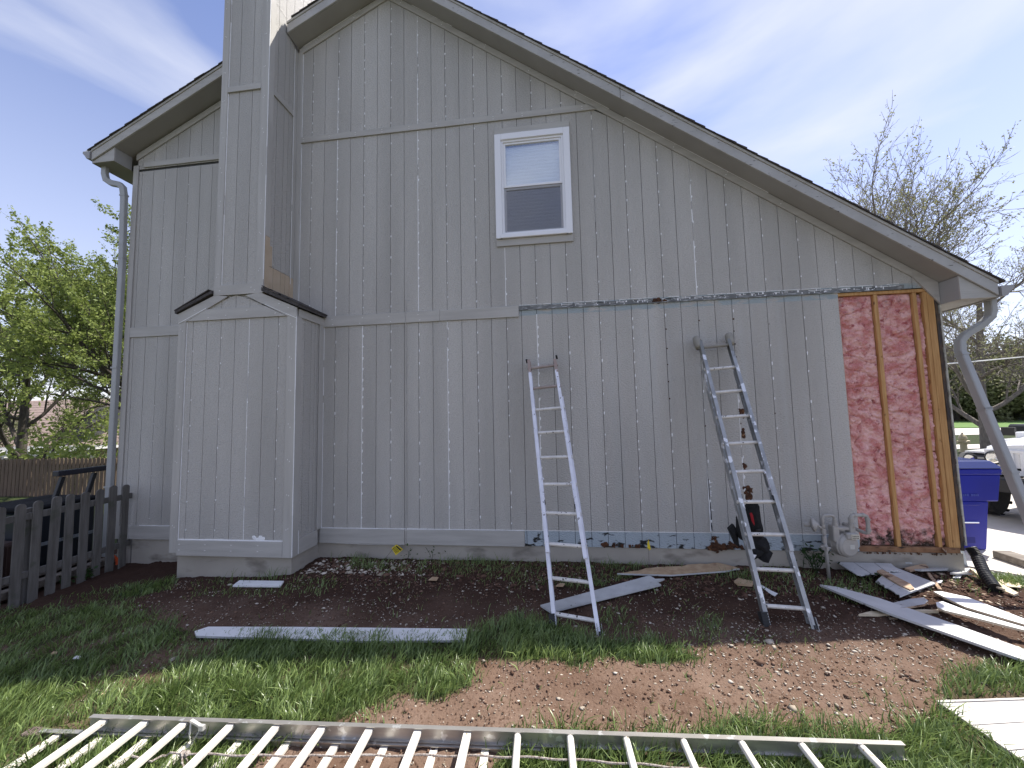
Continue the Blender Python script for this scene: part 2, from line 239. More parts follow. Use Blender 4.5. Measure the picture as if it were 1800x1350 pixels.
# ------------------------------------------------------------------ mesh builder
LOC = {}
class MB:
    def __init__(s): s.v = []; s.f = []; s.m = []; s.cur = 0
    def add(s, vs, fs):
        n = len(s.v); s.v += [tuple(map(float, p)) for p in vs]; s.f += [tuple(i+n for i in q) for q in fs]; s.m += [s.cur]*len(fs); return s
    def box(s, x0, x1, y0, y1, z0, z1):
        return s.add([(x0, y0, z0), (x1, y0, z0), (x1, y1, z0), (x0, y1, z0), (x0, y0, z1), (x1, y0, z1), (x1, y1, z1), (x0, y1, z1)],
                     [(0, 3, 2, 1), (4, 5, 6, 7), (0, 1, 5, 4), (1, 2, 6, 5), (2, 3, 7, 6), (3, 0, 4, 7)])
    def prism(s, poly, a, b, ax='y'):
        """poly: 2d points; extruded along ax from a to b. ax y: (x,z); ax z: (x,y); ax x: (y,z)"""
        n = len(poly)
        def P(p, t): return (p[0], t, p[1]) if ax == 'y' else ((p[0], p[1], t) if ax == 'z' else (t, p[0], p[1]))
        vs = [P(p, a) for p in poly]+[P(p, b) for p in poly]
        fs = [tuple(range(n)), tuple(range(2*n-1, n-1, -1))]+[(i, n+i, n+(i+1) % n, (i+1) % n) for i in range(n)]
        return s.add(vs, fs)
    def bar(s, p0, p1, w, h, up=(0, 0, 1), bev=0):
        p0, p1 = Vector(p0), Vector(p1); d = (p1-p0).normalized(); up = Vector(up)
        sd = d.cross(up).normalized(); u = sd.cross(d).normalized(); vs = []
        for p in (p0, p1):
            for a, b in ((-1, -1), (1, -1), (1, 1), (-1, 1)): vs.append(p+sd*a*w/2+u*b*h/2)
        return s.add(vs, [(3, 2, 1, 0), (4, 5, 6, 7), (0, 1, 5, 4), (1, 2, 6, 5), (2, 3, 7, 6), (3, 0, 4, 7)])
    def tube(s, pts, r, n=8, cap=True):
        pts = [Vector(p) for p in pts]; rs = r if isinstance(r, (list, tuple)) else [r]*len(pts)
        vs = []; fs = []; ref = None
        for i, p in enumerate(pts):
            d = (pts[min(i+1, len(pts)-1)]-pts[max(i-1, 0)]).normalized()
            if ref is None: ref = Vector((0, 0, 1)) if abs(d.z) < .9 else Vector((1, 0, 0))
            a = d.cross(ref).normalized(); b = a.cross(d).normalized(); ref = b
            for k in range(n):
                t = 2*math.pi*k/n; vs.append(p+(a*math.cos(t)+b*math.sin(t))*rs[i])
        for i in range(len(pts)-1):
            for k in range(n): fs.append((i*n+k, i*n+(k+1) % n, (i+1)*n+(k+1) % n, (i+1)*n+k))
        if cap: fs += [tuple(range(n-1, -1, -1)), tuple((len(pts)-1)*n+k for k in range(n))]
        return s.add(vs, fs)
    def lathe(s, c, prof, axis=(0, 0, 1), n=20):
        """prof: (radius, distance along axis)"""
        c = Vector(c); ax = Vector(axis).normalized(); ref = Vector((0, 0, 1)) if abs(ax.z) < .9 else Vector((1, 0, 0))
        a = ax.cross(ref).normalized(); b = ax.cross(a).normalized(); vs = []; fs = []
        for r, t in prof:
            for k in range(n):
                q = 2*math.pi*k/n; vs.append(c+ax*t+(a*math.cos(q)+b*math.sin(q))*r)
        for i in range(len(prof)-1):
            for k in range(n): fs.append((i*n+k, i*n+(k+1) % n, (i+1)*n+(k+1) % n, (i+1)*n+k))
        fs += [tuple(range(n-1, -1, -1)), tuple((len(prof)-1)*n+k for k in range(n))]
        return s.add(vs, fs)
    def blob(s, c, r, jit=.3, n=6, seed=0, sc=(1, 1, 1)):
        rr = random.Random(seed); vs = [(c[0], c[1], c[2]+r*sc[2])]; rings = 3
        for i in range(1, rings+1):
            th = math.pi*i/(rings+1)
            for k in range(n):
                q = 2*math.pi*(k+.5*(i % 2))/n; j = 1+rr.uniform(-jit, jit)
                vs.append((c[0]+r*sc[0]*math.sin(th)*math.cos(q)*j, c[1]+r*sc[1]*math.sin(th)*math.sin(q)*j, c[2]+r*sc[2]*math.cos(th)*j))
        vs.append((c[0], c[1], c[2]-r*sc[2])); fs = [(0, 1+k, 1+(k+1) % n) for k in range(n)]
        for i in range(rings-1):
            for k in range(n): a = 1+i*n+k; b = 1+i*n+(k+1) % n; fs.append((a, a+n, b+n, b))
        e = len(vs)-1; o = 1+(rings-1)*n
        fs += [(o+k, e, o+(k+1) % n) for k in range(n)]
        return s.add(vs, fs)
    def build(s, name, mats, parent=None, smooth=False, bevel=0, kind=None, label=None):
        me = bpy.data.meshes.new(name)
        L0 = LOC[parent.name] if parent is not None else Vector((0, 0, 0))
        me.from_pydata([(p[0]-L0[0], p[1]-L0[1], p[2]-L0[2]) for p in s.v], [], s.f)
        if not isinstance(mats, (list, tuple)): mats = [mats]
        for m in mats: me.materials.append(m)
        if len(mats) > 1: me.polygons.foreach_set('material_index', s.m)
        if smooth: me.polygons.foreach_set('use_smooth', [True]*len(me.polygons))
        me.update()
        o = bpy.data.objects.new(name, me); COL.objects.link(o)
        if parent is not None: o.parent = parent
        LOC[o.name] = L0
        if bevel:
            b = o.modifiers.new('bevel', 'BEVEL'); b.width = bevel; b.segments = 1; b.limit_method = 'ANGLE'
        if kind: o['kind'] = kind
        if label: o['label'] = label
        return o
def rebase(o, loc):
    """put a one-mesh thing's origin at its base"""
    loc = Vector(loc); o.data.transform(Matrix.Translation(-loc)); o.location = loc; LOC[o.name] = loc
def thing(name, label, cat, loc=(0, 0, 0), group=None):
    o = bpy.data.objects.new(name, None); COL.objects.link(o); o.location = loc; LOC[o.name] = Vector(loc)
    o.empty_display_size = .2; o['label'] = label; o['category'] = cat
    if group: o['group'] = group
    return o
def tag(o, label, cat, group=None):
    o['label'] = label; o['category'] = cat
    if group: o['group'] = group
    return o
def np_mesh(name, V, F, mat, tint=None, kind=None, parent=None, per=None):
    """big meshes from numpy arrays. F: (n,3) or (n,4)"""
    me = bpy.data.meshes.new(name); n, k = F.shape
    me.vertices.add(len(V)); me.vertices.foreach_set('co', np.asarray(V, np.float32).ravel())
    me.loops.add(n*k); me.loops.foreach_set('vertex_index', F.astype(np.int32).ravel())
    me.polygons.add(n); me.polygons.foreach_set('loop_start', np.arange(0, n*k, k, dtype=np.int32)); me.polygons.foreach_set('loop_total', np.full(n, k, np.int32))
    me.update(calc_edges=True)
    if tint is not None:
        a = me.attributes.new('tint', 'FLOAT', 'POINT'); a.data.foreach_set('value', np.asarray(tint, np.float32))
    me.materials.append(mat); o = bpy.data.objects.new(name, me); COL.objects.link(o)
    if kind: o['kind'] = kind
    if parent is not None:
        L0 = LOC[parent.name]; me.transform(Matrix.Translation(-L0)); o.parent = parent; LOC[o.name] = L0
    return o

# ------------------------------------------------------------------ ground, driveway, lawns
S = .2032
def poly_mask(X, Y, poly):
    n = len(poly); ins = np.zeros(X.shape, bool); j = n-1
    for i in range(n):
        xi, yi = poly[i]; xj, yj = poly[j]
        c = ((yi > Y) != (yj > Y)) & (X < (xj-xi)*(Y-yi)/(yj-yi+1e-12)+xi); ins ^= c; j = i
    return ins
def gp(pts): return [tuple(G(*p)[:2]) for p in pts]
def nfield(X, Y, sc, seed):
    rs = np.random.RandomState(seed); out = 0
    for k in range(5):
        a = rs.uniform(0, 6.28); f = sc*rs.uniform(.6, 1.8); out = out+np.sin((X*math.cos(a)+Y*math.sin(a))*f+rs.uniform(0, 6.28)+1.5*np.sin((Y*math.cos(a)-X*math.sin(a))*f*.7+rs.uniform(0, 6)))
    return out/5
# dense turf, as outlines on the ground; then sparse tufts
TURF = [
    gp([(-200, 1110), (0, 1075), (140, 1062), (250, 1080), (340, 1112), (560, 1118), (820, 1118), (900, 1085), (960, 1092), (1040, 1125), (1130, 1128), (1235, 1158), (1140, 1168), (1060, 1150), (1010, 1172), (960, 1158), (900, 1165), (845, 1158), (826, 1205), (770, 1232), (690, 1222), (640, 1250), (560, 1285), (430, 1345), (360, 1420), (-400, 1500)]),
    gp([(900, 1292), (1010, 1284), (1250, 1290), (1400, 1285), (1470, 1292), (1560, 1285), (1640, 1262), (1730, 1215), (1900, 1180), (2100, 1300), (2000, 1500), (880, 1480), (870, 1350)]),
    gp([(1660, 1215), (1700, 1185), (1800, 1165), (1900, 1180), (1850, 1235), (1660, 1232)]),
    gp([(1240, 1284), (1300, 1268), (1360, 1266), (1420, 1284)]),
    gp([(160, 1040), (300, 1020), (305, 1034), (240, 1050)]),
    gp([(1690, 1000), (1760, 990), (1850, 1010), (1800, 1035), (1740, 1025)]),
]
SPARSE = [(gp(p), d) for p, d in [
    ([(600, 985), (720, 985), (930, 985), (1150, 990), (1150, 1035), (950, 1030), (760, 1010), (600, 1000)], .35),
    ([(960, 1000), (1150, 995), (1140, 1030), (1000, 1040)], .4),
    ([(1220, 1010), (1350, 1000), (1460, 1010), (1450, 1045), (1290, 1040)], .22),
    ([(1460, 1030), (1500, 1010), (1570, 1025), (1540, 1060), (1480, 1062)], .45),
    ([(340, 1022), (515, 1020), (600, 1020), (560, 1048), (330, 1050)], .35),
    ([(100, 1050), (200, 1040), (330, 1090), (200, 1100)], .4),
    ([(1040, 1080), (1110, 1070), (1130, 1110), (1060, 1120)], .35),
    ([(1000, 1120), (1240, 1120), (1250, 1165), (1000, 1175)], .3),
    ([(1230, 1080), (1260, 1080), (1275, 1120), (1225, 1125)], .3),
    ([(1310, 1120), (1360, 1118), (1360, 1150), (1310, 1150)], .2),
    ([(1395, 1110), (1425, 1110), (1425, 1135), (1395, 1135)], .25),
    ([(1620, 1115), (1650, 1115), (1650, 1130), (1620, 1130)], .2),
    ([(600, 1240), (700, 1225), (690, 1280), (560, 1300)], .3),
    ([(1180, 1262), (1500, 1262), (1600, 1290), (1100, 1290)], .22),
    ([(1500, 1200), (1660, 1170), (1700, 1215), (1560, 1270)], .10),
    ([(1650, 1020), (1700, 1020), (1740, 1045), (1640, 1045)], .3),
    ([(1640, 950), (1900, 985), (1900, 1060), (1700, 1040)], .12),
    ([(760, 1150), (1700, 1120), (1600, 1260), (700, 1270)], .012),
    ([(520, 1000), (1250, 1010), (1250, 1110), (400, 1100)], .02),
]]
def turf_amount(X, Y):
    W = nfield(X, Y, 9, 3)*.035; W2 = nfield(X, Y, 11, 5)*.035
    a = np.zeros(X.shape)
    for p in TURF: a = np.maximum(a, poly_mask(X+W, Y+W2, p).astype(float))
    bare = nfield(X, Y, 3.2, 9)*.5+nfield(X, Y, 9, 12)*.5
    left = (X < -2.6) & (Y > -2.35)
    a = np.where(left, a*np.clip(.62+.8*bare, .05, 1), a*np.clip(.95+1.1*bare, .12, 1))
    for p, d in SPARSE: a = np.maximum(a, poly_mask(X+W, Y+W2, p)*d*np.clip(.6+1.0*bare, 0, 1.5))
    return a
def ground():
    def axis(parts):
        out = []
        for a, b, st in parts: out += list(np.arange(a, b, st))
        return np.array(out+[parts[-1][1]])
    xs = axis([(-500, -60, 60), (-60, -20, 5), (-20, -7.5, .6), (-7.5, 6.5, .035), (6.5, 20, .6), (20, 60, 5), (60, 500, 55)])
    ys = axis([(-60, -8, 6), (-8, -5.4, .3), (-5.4, .6, .035), (.6, 3, .2), (3, 24, .8), (24, 60, 4), (60, 600, 60)])
    X, Y = np.meshgrid(xs, ys); Z = np.zeros(X.shape)
    for j in range(X.shape[0]):
        for i in range(X.shape[1]): Z[j, i] = gh(X[j, i], Y[j, i])
    T = np.clip(turf_amount(X, Y), 0, 1)
    nearm = (X > -7.5) & (X < 6.5) & (Y > -5.4) & (Y < .6)
    rs = np.random.RandomState(4)
    Z += np.where(nearm, (1-T)*(.009*nfield(X, Y, 22, 21)+.007*nfield(X, Y, 60, 22)+rs.normal(0, .0042, X.shape)), 0)
    far = (~nearm) & ((X < -6.6) | (X > 6) | (Y > .6) | (Y < -5.4))
    T = np.where(far, 1, T); T = np.where((X > 4.6) & (X < 7) & (Y > -1) & (Y < 1), .12+.2*nfield(X, Y, 6, 61), T)
    h, w = X.shape; I = np.arange(h*w).reshape(h, w)
    F = np.stack([I[:-1, :-1], I[:-1, 1:], I[1:, 1:], I[1:, :-1]], -1).reshape(-1, 4)
    m = bpy.data.materials.new('soil_and_turf'); m.use_nodes = True; t = m.node_tree; b = t.nodes['Principled BSDF']; lk = t.links.new
    b.inputs['Roughness'].default_value = .95; b.inputs['Specular IOR Level'].default_value = .15
    g = t.nodes.new('ShaderNodeNewGeometry'); at = t.nodes.new('ShaderNodeAttribute'); at.attribute_name = 'tint'
    def nz(sc, dt): n = t.nodes.new('ShaderNodeTexNoise'); n.inputs['Scale'].default_value = sc; n.inputs['Detail'].default_value = dt; lk(g.outputs['Position'], n.inputs['Vector']); return n.outputs['Fac']
    def mix(f, a, c, lo=None, hi=None):
        x = t.nodes.new('ShaderNodeMixRGB')
        if lo is not None: r = t.nodes.new('ShaderNodeMapRange'); r.inputs[1].default_value = lo; r.inputs[2].default_value = hi; lk(f, r.inputs[0]); f = r.outputs[0]
        lk(f, x.inputs[0])
        for i, v in ((1, a), (2, c)):
            if isinstance(v, tuple): x.inputs[i].default_value = (*v, 1)
            else: lk(v, x.inputs[i])
        return x.outputs[0]
    dirt = mix(nz(2.2, 6), (.126, .078, .054), (.182, .124, .092), .35, .65)
    dirt = mix(nz(38, 4), dirt, (.075, .042, .027), .56, .70)
    dirt = mix(nz(90, 2), dirt, (.28, .21, .16), .66, .74)
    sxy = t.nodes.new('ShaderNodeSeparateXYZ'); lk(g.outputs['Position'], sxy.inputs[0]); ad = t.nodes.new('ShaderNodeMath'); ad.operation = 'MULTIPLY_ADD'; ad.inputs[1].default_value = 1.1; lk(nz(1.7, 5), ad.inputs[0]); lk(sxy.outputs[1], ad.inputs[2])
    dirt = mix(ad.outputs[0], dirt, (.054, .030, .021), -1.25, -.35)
    grs = mix(nz(7, 5), (.035, .036, .017), (.035, .055, .015), .35, .6)
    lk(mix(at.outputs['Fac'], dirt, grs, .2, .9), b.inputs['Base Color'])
    bp = t.nodes.new('ShaderNodeBump'); bp.inputs['Strength'].default_value = .9; bp.inputs['Distance'].default_value = .012; lk(nz(55, 7), bp.inputs['Height']); lk(bp.outputs[0], b.inputs['Normal'])
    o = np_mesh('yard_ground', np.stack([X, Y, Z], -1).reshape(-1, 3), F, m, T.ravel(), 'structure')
    return o
ground()

def sheet(name, pts, mat, dz=.012, kind='structure', thick=.12):
    m = MB(); n = len(pts); P = [(p[0], p[1], gh(p[0], p[1])+dz if len(p) < 3 else p[2]) for p in pts]
    m.add(P+[(p[0], p[1], p[2]-thick) for p in P], [tuple(range(n)), tuple(range(2*n-1, n-1, -1))]+[(i, n+i, n+(i+1) % n, (i+1) % n) for i in range(n)])
    return m.build(name, mat, kind=kind)
sheet('driveway', [(4.9, 1.25, -.495), (5.0, .62, -.495), (5.5, .22, -.495), (8.2, .0, -.50), (13, -.1, -.52), (13, 15.2, -.575), (4.9, 15.2, -.575)], DRIVE, thick=.3)
sheet('street', [(-80, 33, -.58), (90, 33, -.58), (90, 25, -.58), (-80, 25, -.58)][::-1], M('street_surface', (.50, .46, .42), (.56, .52, .48), scale=1, rough=.9), thick=.2)
sheet('sidewalk', [(13, 17.2, -.575), (13, 15.2, -.575), (60, 18.5, -.575), (60, 20.5, -.575)], DRIVE, thick=.2)
sheet('far_lawn', [(20, 34, -.57), (90, 34, -.57), (90, 44, -.35), (20, 44, -.35)], LAWN, thick=.3)

# ------------------------------------------------------------------ the house
H = thing('house', 'two storey gabled house with grooved grey siding, bare insulation showing at its right corner', 'house', (0, 0, -.4))
XL, XR = -6.24, 4.74
FR = lambda x: min(8.71+.505*x, 6.185-.712*x)            # underside of the frieze board along the gable
RB = lambda x: min(8.83+.505*x, 6.288-.712*x)            # underside of the rake board
XP = (6.185-8.71)/(.505+.712)
def clip_top(x0, x1, z0, fn, apex):
    p = [(x0, z0), (x1, z0), (x1, fn(x1))]
    if x0 < apex < x1: p.append((apex, fn(apex)))
    p.append((x0, fn(x0))); return p
def clip_low(poly, z0):
    """keep the part of a polygon above z0"""
    out = []
    for i in range(len(poly)):
        a, b = poly[i], poly[(i+1) % len(poly)]
        if a[1] >= z0: out.append(a)
        if (a[1] >= z0) != (b[1] >= z0):
            t = (z0-a[1])/(b[1]-a[1]); out.append((a[0]+t*(b[0]-a[0]), z0))
    return out
GW = .0030
def story(joints, z0, top, xlo, xhi, apex=None, Y=0., th=.009):
    """sheets of grooved siding between joints; each sheet a part, its boards sub-parts"""
    js = [j for j in joints]
    for a, b in zip(js[:-1], js[1:]):
        x0, x1 = max(a*S, xlo), min(b*S, xhi)
        if x1-x0 < .02: continue
        poly = clip_top(x0+.001, x1-.001, z0, top, apex if apex is not None else 99)
        poly = clip_low(poly, z0)
        if len(poly) < 3 or max(p[1] for p in poly)-z0 < .02: continue
        base = MB().prism(poly, Y+th, Y+th+.008).build('siding_panel', GROOVE, H)
        for g in range(int(a), int(b)):
            bx0, bx1 = max(g*S+GW, x0), min((g+1)*S-GW, x1)
            if bx1-bx0 < .01: continue
            zz = z0
            p = clip_low(clip_top(bx0, bx1, zz, top, apex if apex is not None else 99), z0)
            if len(p) < 3 or max(q[1] for q in p)-z0 < .015: continue
            dy = rnd.uniform(-.0008, .0008)
            if bx0 > -.44 and bx1 < .44 and z0 < 3.9 and max(q[1] for q in p) > 5.26:   # cut short by the window
                MB().prism([(bx0, z0), (bx1, z0), (bx1, 3.88), (bx0, 3.88)], Y+dy, Y+th).build('siding_board', SID, base)
                MB().prism([(bx0, 5.28)]+[(bx1, 5.28)]+p[2:], Y+dy, Y+th).build('siding_board', SID, base)
                continue
            MB().prism(p, Y+dy, Y+th).build('siding_board', SID, base)
zS, zF, zG0, zG1 = -.19, 2.866, 5.56, 5.648
BX0, BX1 = -4.69, -3.03      # lower chimney box
CX0, CX1 = -4.19, -3.505     # chimney chase
flat = lambda z: (lambda x: z)
# lower storey, left of and right of the chimney box
story([-31, -30, -24], zS, flat(2.78), XL+.06, BX0+.02)
story([-18, -12, -6, 0, 6, 12, 18], zS, flat(zF-.004), BX1-.02, 18*S)
story([-31, -26, -20], 2.92, flat(5.40), XL+.06, CX0+.02)
story([-20, -14, -8, -2, 4, 10, 16, 22, 23], zF+.003, lambda x: min(zG0+.02, FR(x)), CX1-.02, 4.62, None)
story([-31, -26, -20], 5.44, lambda x: FR(x), XL+.06, CX0+.02)
story([-20, -14, -8, -2, 4], zG0+.03, lambda x: FR(x), CX1-.02, 4*S+.2, XP)
# body of the house behind the siding
for _p in ([(XL+.02, -.3), (XP, -.3), (XP, FR(XP)+.08), (XL+.02, FR(XL)+.06)], [(XP, -.3), (-.43, -.3), (-.43, FR(-.43)+.08), (XP, FR(XP)+.08)],
           [(-.43, -.3), (.43, -.3), (.43, 3.91), (-.43, 3.91)], [(-.43, 5.25), (.43, 5.25), (.43, FR(.43)+.08), (-.43, FR(-.43)+.08)],
           [(.43, -.3), (3.64, -.3), (3.64, FR(3.64)+.08), (.43, FR(.43)+.08)], [(3.64, 2.862), (XR-.06, 2.862), (3.64, FR(3.64)+.08)]):
    MB().prism(_p, .0175, .10).build('wall_sheathing', GROOVE, H)
MB().box(XL, XL+.1, .10, 9, -.3, 5.5).build('side_wall', SID, H)
MB().box(XR-.115, XR-.015, .14, 9, -.3, 2.8).build('side_wall', SID, H)
MB().prism([(XL, -.3), (XR-.02, -.3), (XR-.02, 2.75), (XP, 7.5), (XL, 5.45)], 8.9, 9.0).build('back_wall', SID, H)
MB().box(XL+.04, XR-.03, .012, .25, -1.0, zS-.002).build('foundation', CONC, H, label='tan concrete foundation stained with soil')
MB().box(XL+.04, XL+.2, .25, 9, -1.2, zS-.002).build('foundation', CONC, H)
MB().box(XR-.2, XR-.03, .25, 9, -1.2, zS-.002).build('foundation', CONC, H)
# horizontal bands and skirt
def board(name, x0, x1, z0, z1, y0=-.02, y1=-.001, mat=None, seed=0, bev=.003):
    return MB().box(x0, x1, y0, y1, z0, z1).build(name, mat or TRIM, H, bevel=bev)
board('band_board', XL+.09, BX0-.001, 2.772, 2.92)
board('band_board', BX1+.001, -1.32, 2.772, 2.922); board('band_board', -1.318, -.237, 2.773, 2.921, y0=-.0195)
board('skirt_board', XL+.09, BX0-.001, zS, 0)
board('skirt_board', BX1+.001, -1.825, zS-.004, -.001); board('skirt_board', -1.819, -.237, zS-.006, -.002, y0=-.021)
board('gable_band', XL+.18, CX0-.001, 5.455, 5.54)
MB().prism([(CX1+.09, zG0), (.895, zG0), (.775, zG1), (CX1+.09, zG1)], -.02, -.001).build('gable_band', TRIM, H, bevel=.002)
# corner boards
board('corner_board', XL, XL+.088, zS, 5.5, mat=TRIMV); board('corner_board', CX1+.001, CX1+.088, 2.95, 7.0, y0=-.019, mat=TRIMV)
# dark z flashing and what is left under the band that was pulled off
fl = MB().box(-.236, 4.45, -.017, .0, zF-.006, zF+.004); fl.box(-.236, 4.38, -.004, -.0012, zF+.004, zF+.052); fl.build('flashing', M('grey_flashing', (.11, .112, .11), (.19, .195, .19), scale=3, stretch=(3, 1, 1), rough=.6, c3=(.42, .42, .41), s3=7, st3=(1.6, 1, 9), lo3=.56, hi3=.62), H)
# ragged caulk along the upper edge of the old band
cb = MB(); rr = random.Random(3); x = -.23
while x < 4.28:
    w = rr.uniform(.03, .14)
    if rr.random() < .86: cb.box(x, x+w, -.006, -.0013, 2.928+rr.uniform(-.001, .001), 2.9325+rr.uniform(0, .002))
    x += w+rr.uniform(0, .015)
x = .2
while x < 4.25:
    z = 2.872+rr.uniform(0, .03)
    if rr.random() < (.55 if x > .85 else .12): cb.box(x, x+rr.uniform(.003, .02), -.0055, -.0042, z, z+rr.uniform(.008, .028))
    if rr.random() < .2: cb.box(x, x+rr.uniform(.05, .12), -.0055, -.0042, 2.905, 2.911)
    x += rr.uniform(.008, .05)
cb.build('caulk_residue', CAULK, H, kind='stuff')
# caulk beads in joints and edges (vertical)
def bead(x, z0, z1, Y=-.0022, w=.0075, gap=.05, seed=1, ax='x'):
    r = random.Random(seed*31+int(x*97)); m = MB(); z = z0
    while z < z1:
        l = min(r.uniform(.08, .3), z1-z); dx = r.uniform(-.0008, .0008); ww = w*r.uniform(.75, 1.25)
        if r.random() < gap: ww = .0012
        if True:
            if ax == 'x': m.box(x-ww/2+dx, x+ww/2+dx, Y, Y+.006, z, z+l)
            else: m.box(Y[0]-.0018 if ax == 'l' else Y[0], Y[0]+.002, x-ww/2+dx, x+ww/2+dx, z, z+l)
        z += l
    if m.v: m.build('caulk_bead', CAULK, H)
def hbead(x0, x1, z, Y=-.004, w=.006, gap=.02, slope=0, seed=1):
    r = random.Random(seed*7+int(x0*13)); m = MB(); x = x0
    while x < x1:
        l = min(r.uniform(.08, .4), x1-x); ww = w*r.uniform(.7, 1.3); z_ = z+slope*(x-x0)
        if r.random() < gap: ww = .0012
        m.prism([(x, z_-ww/2), (x+l, z_+slope*l-ww/2), (x+l, z_+slope*l+ww/2), (x, z_+ww/2)], Y, Y+.006)
        x += l
    if m.v: m.build('caulk_bead', CAULK, H)
for g in (-12, -6, 0): bead(g*S, .005, 2.76 if g < 0 else 2.80, seed=g, gap=.04)
bead(12*S, .9, 2.1, gap=.3, w=.006); bead(12*S, 0.05, .9, gap=.15, w=.008)
for g, a, b in ((-14, 2.93, 5.55), (-8, 2.93, 5.55), (-2, 2.93, 3.74), (10, 2.94, 4.95)): bead(g*S, a, b, seed=g, gap=.45 if g == 10 else .06)
bead(4*S, 4.0, 5.5, gap=.9)
bead(-14*S, 5.66, 6.5, gap=.05, w=.006); bead(-8*S, 5.66, FR(-8*S)-.01, gap=.05, w=.006)
bead(CX1+.093, 3.0, 7.0, w=.007, gap=.03); bead(BX1+.004, .0, 2.76, Y=-.004, w=.008, gap=.02)
hbead(BX1, -.24, .003, Y=-.006, w=.007); hbead(-.24, 3.62, .002, Y=-.003, w=.006, gap=.06); hbead(XL+.4, BX0, .002, w=.006, Y=-.006)
hbead(-1.2, -.5, FR(-.85)+.105-.25, Y=-.012, slope=-.712, w=.006) if False else None
# rake line of caulk between frieze and soffit
def frieze(x0, x1, side):
    a, b = (FR(x0), FR(x1))
    return MB().prism([(x0, a), (x1, b), (x1, b+.100), (x0, a+.100)], -.02, -.001).build('frieze_board', TRIM, H, bevel=.002)
frieze(XL+.045, CX0-.002, 0); frieze(CX1+.04, XP-.0005, 0); frieze(XP+.0005, XR-.27, 1)
MB().prism([(XR-.27, FR(XR-.27)), (XR-.01, 2.66), (XR-.01, RB(XR-.01)+.0), (XR-.27, FR(XR-.27)+.100)], -.021, -.001).build('frieze_board', TRIM, H)
for a, b in ((-1.7, -1.1), (.6, 1.05), (1.25, 2.0), (2.0, 2.95)): hbead(a, b, FR(a)+.102, Y=-.024, slope=-.712, w=.005, gap=.1)
hbead(CX1+.1, -2.5, FR(CX1+.1)+.102, Y=-.024, slope=.505, w=.005, gap=.1)
# putty dabs over the nails
dab = MB(); hole = MB(); rr = random.Random(5)
def add_dab(x, z, Y=0., hgt=None, w=None):
    h = hgt or rr.uniform(.012, .022); w = w or rr.uniform(.0055, .0085); t = rr.uniform(-.3, .3)
    dab.prism([(x-w*.5, z-h), (x+w*.6+t*.003, z-h*.5), (x+w, z+h*.4), (x+w*.2, z+h), (x-w*.9, z+h*.5)], Y-.0028, Y-.0008)
for g in range(-16, 18, 2):
    jt = g in (-12, -6, 0, 6, 12)
    if BX1 < g*S < 3.6:
        z = rr.uniform(.06, .2)
        while z < 2.72:
            if 8 <= g <= 14 and rr.random() < .55 and z > 1.2: hole.blob((g*S+rr.uniform(.004, .012), -.001, z), rr.uniform(.006, .011), .4, 5, rr.randint(0, 999), (1, .3, 1))
            elif rr.random() < .9: add_dab(g*S+rr.uniform(.008, .014), z, hgt=rr.uniform(.014, .027), w=rr.uniform(.006, .0095))
            z += rr.uniform(.10, .17) if jt else rr.uniform(.16, .28)
for g in range(-16, 22, 2):
    if CX1+.1 < g*S:
        z = 2.98+rr.uniform(0, .15); top = min(5.5, FR(g*S)-.06)
        while z < top:
            if not (-.52 < g*S < .52 and 3.74 < z < 5.45) and rr.random() < .93: add_dab(g*S+rr.uniform(.007, .012), z)
            z += rr.uniform(.11, .2) if g in (-14, -8) else rr.uniform(.16, .34)
        z = 5.72
        while z < FR(g*S)-.06 and g < 4:
            add_dab(g*S+rr.uniform(.005, .012), z); z += rr.uniform(.13, .28)
for g, a, b in ((-28, .1, 1.9), (-28, 3.1, 5.3), (-26, 3.1, 5.2), (-24, .1, .2)):
    z = a
    while z < b: add_dab(g*S+.01, z, hgt=.008); z += rr.uniform(.2, .34)
for g in range(-17, 4, 2):
    for z in (5.585, 5.62): add_dab(g*S+.4*S, z, -.0205, .0025, .012)
for x in np.arange(BX1+.15, -1.4, .42):
    for z in (2.80, 2.875): add_dab(x+rr.uniform(-.03, .03), z, -.0205, .004, .01)
# frieze and rake nails
for x in list(np.arange(-3.2, XP, .6))+list(np.arange(XP+.2, 3.2, .62)):
    add_dab(x, FR(x)+.04, -.0205, .005, .008); add_dab(x+.02, FR(x)+.075, -.0205, .005, .006)

# ---- chimney box and chase
BY = -.575
def bpanel(x0, x1, z0, top, gs, Y, apex=None, side=False, mat=None):
    base = MB().prism(clip_top(x0, x1, z0, top, apex if apex is not None else 99), Y+.011, Y+.02).build('siding_panel', GROOVE, H)
    edges = [x0]+[g for g in gs if x0+.01 < g < x1-.01]+[x1]
    for a, b in zip(edges[:-1], edges[1:]):
        MB().prism(clip_top(a+(GW if a != x0 else 0), b-(GW if b != x1 else 0), z0, top, apex if apex is not None else 99), Y, Y+.011).build('siding_board', mat or SID, base)
bg0 = -4.49
gs_box = [bg0+i*S for i in range(-1, 9)]
bpanel(BX0+.11, BX1-.11, 0, flat(2.80), gs_box, BY)
bpanel(-4.31, -3.46, 2.945, lambda x: min(2.945+(x+4.31)*.48, 2.945+(-3.46-x)*.48, 3.118), [-4.085, -3.88, -3.68], BY)
gs_ch = [-3.93, -3.735]
bpanel(CX0+.09, CX1-.09, 3.254, flat(5.945), gs_ch, BY); bpanel(CX0+.09, CX1-.09, 6.022, flat(9.4), gs_ch, BY)
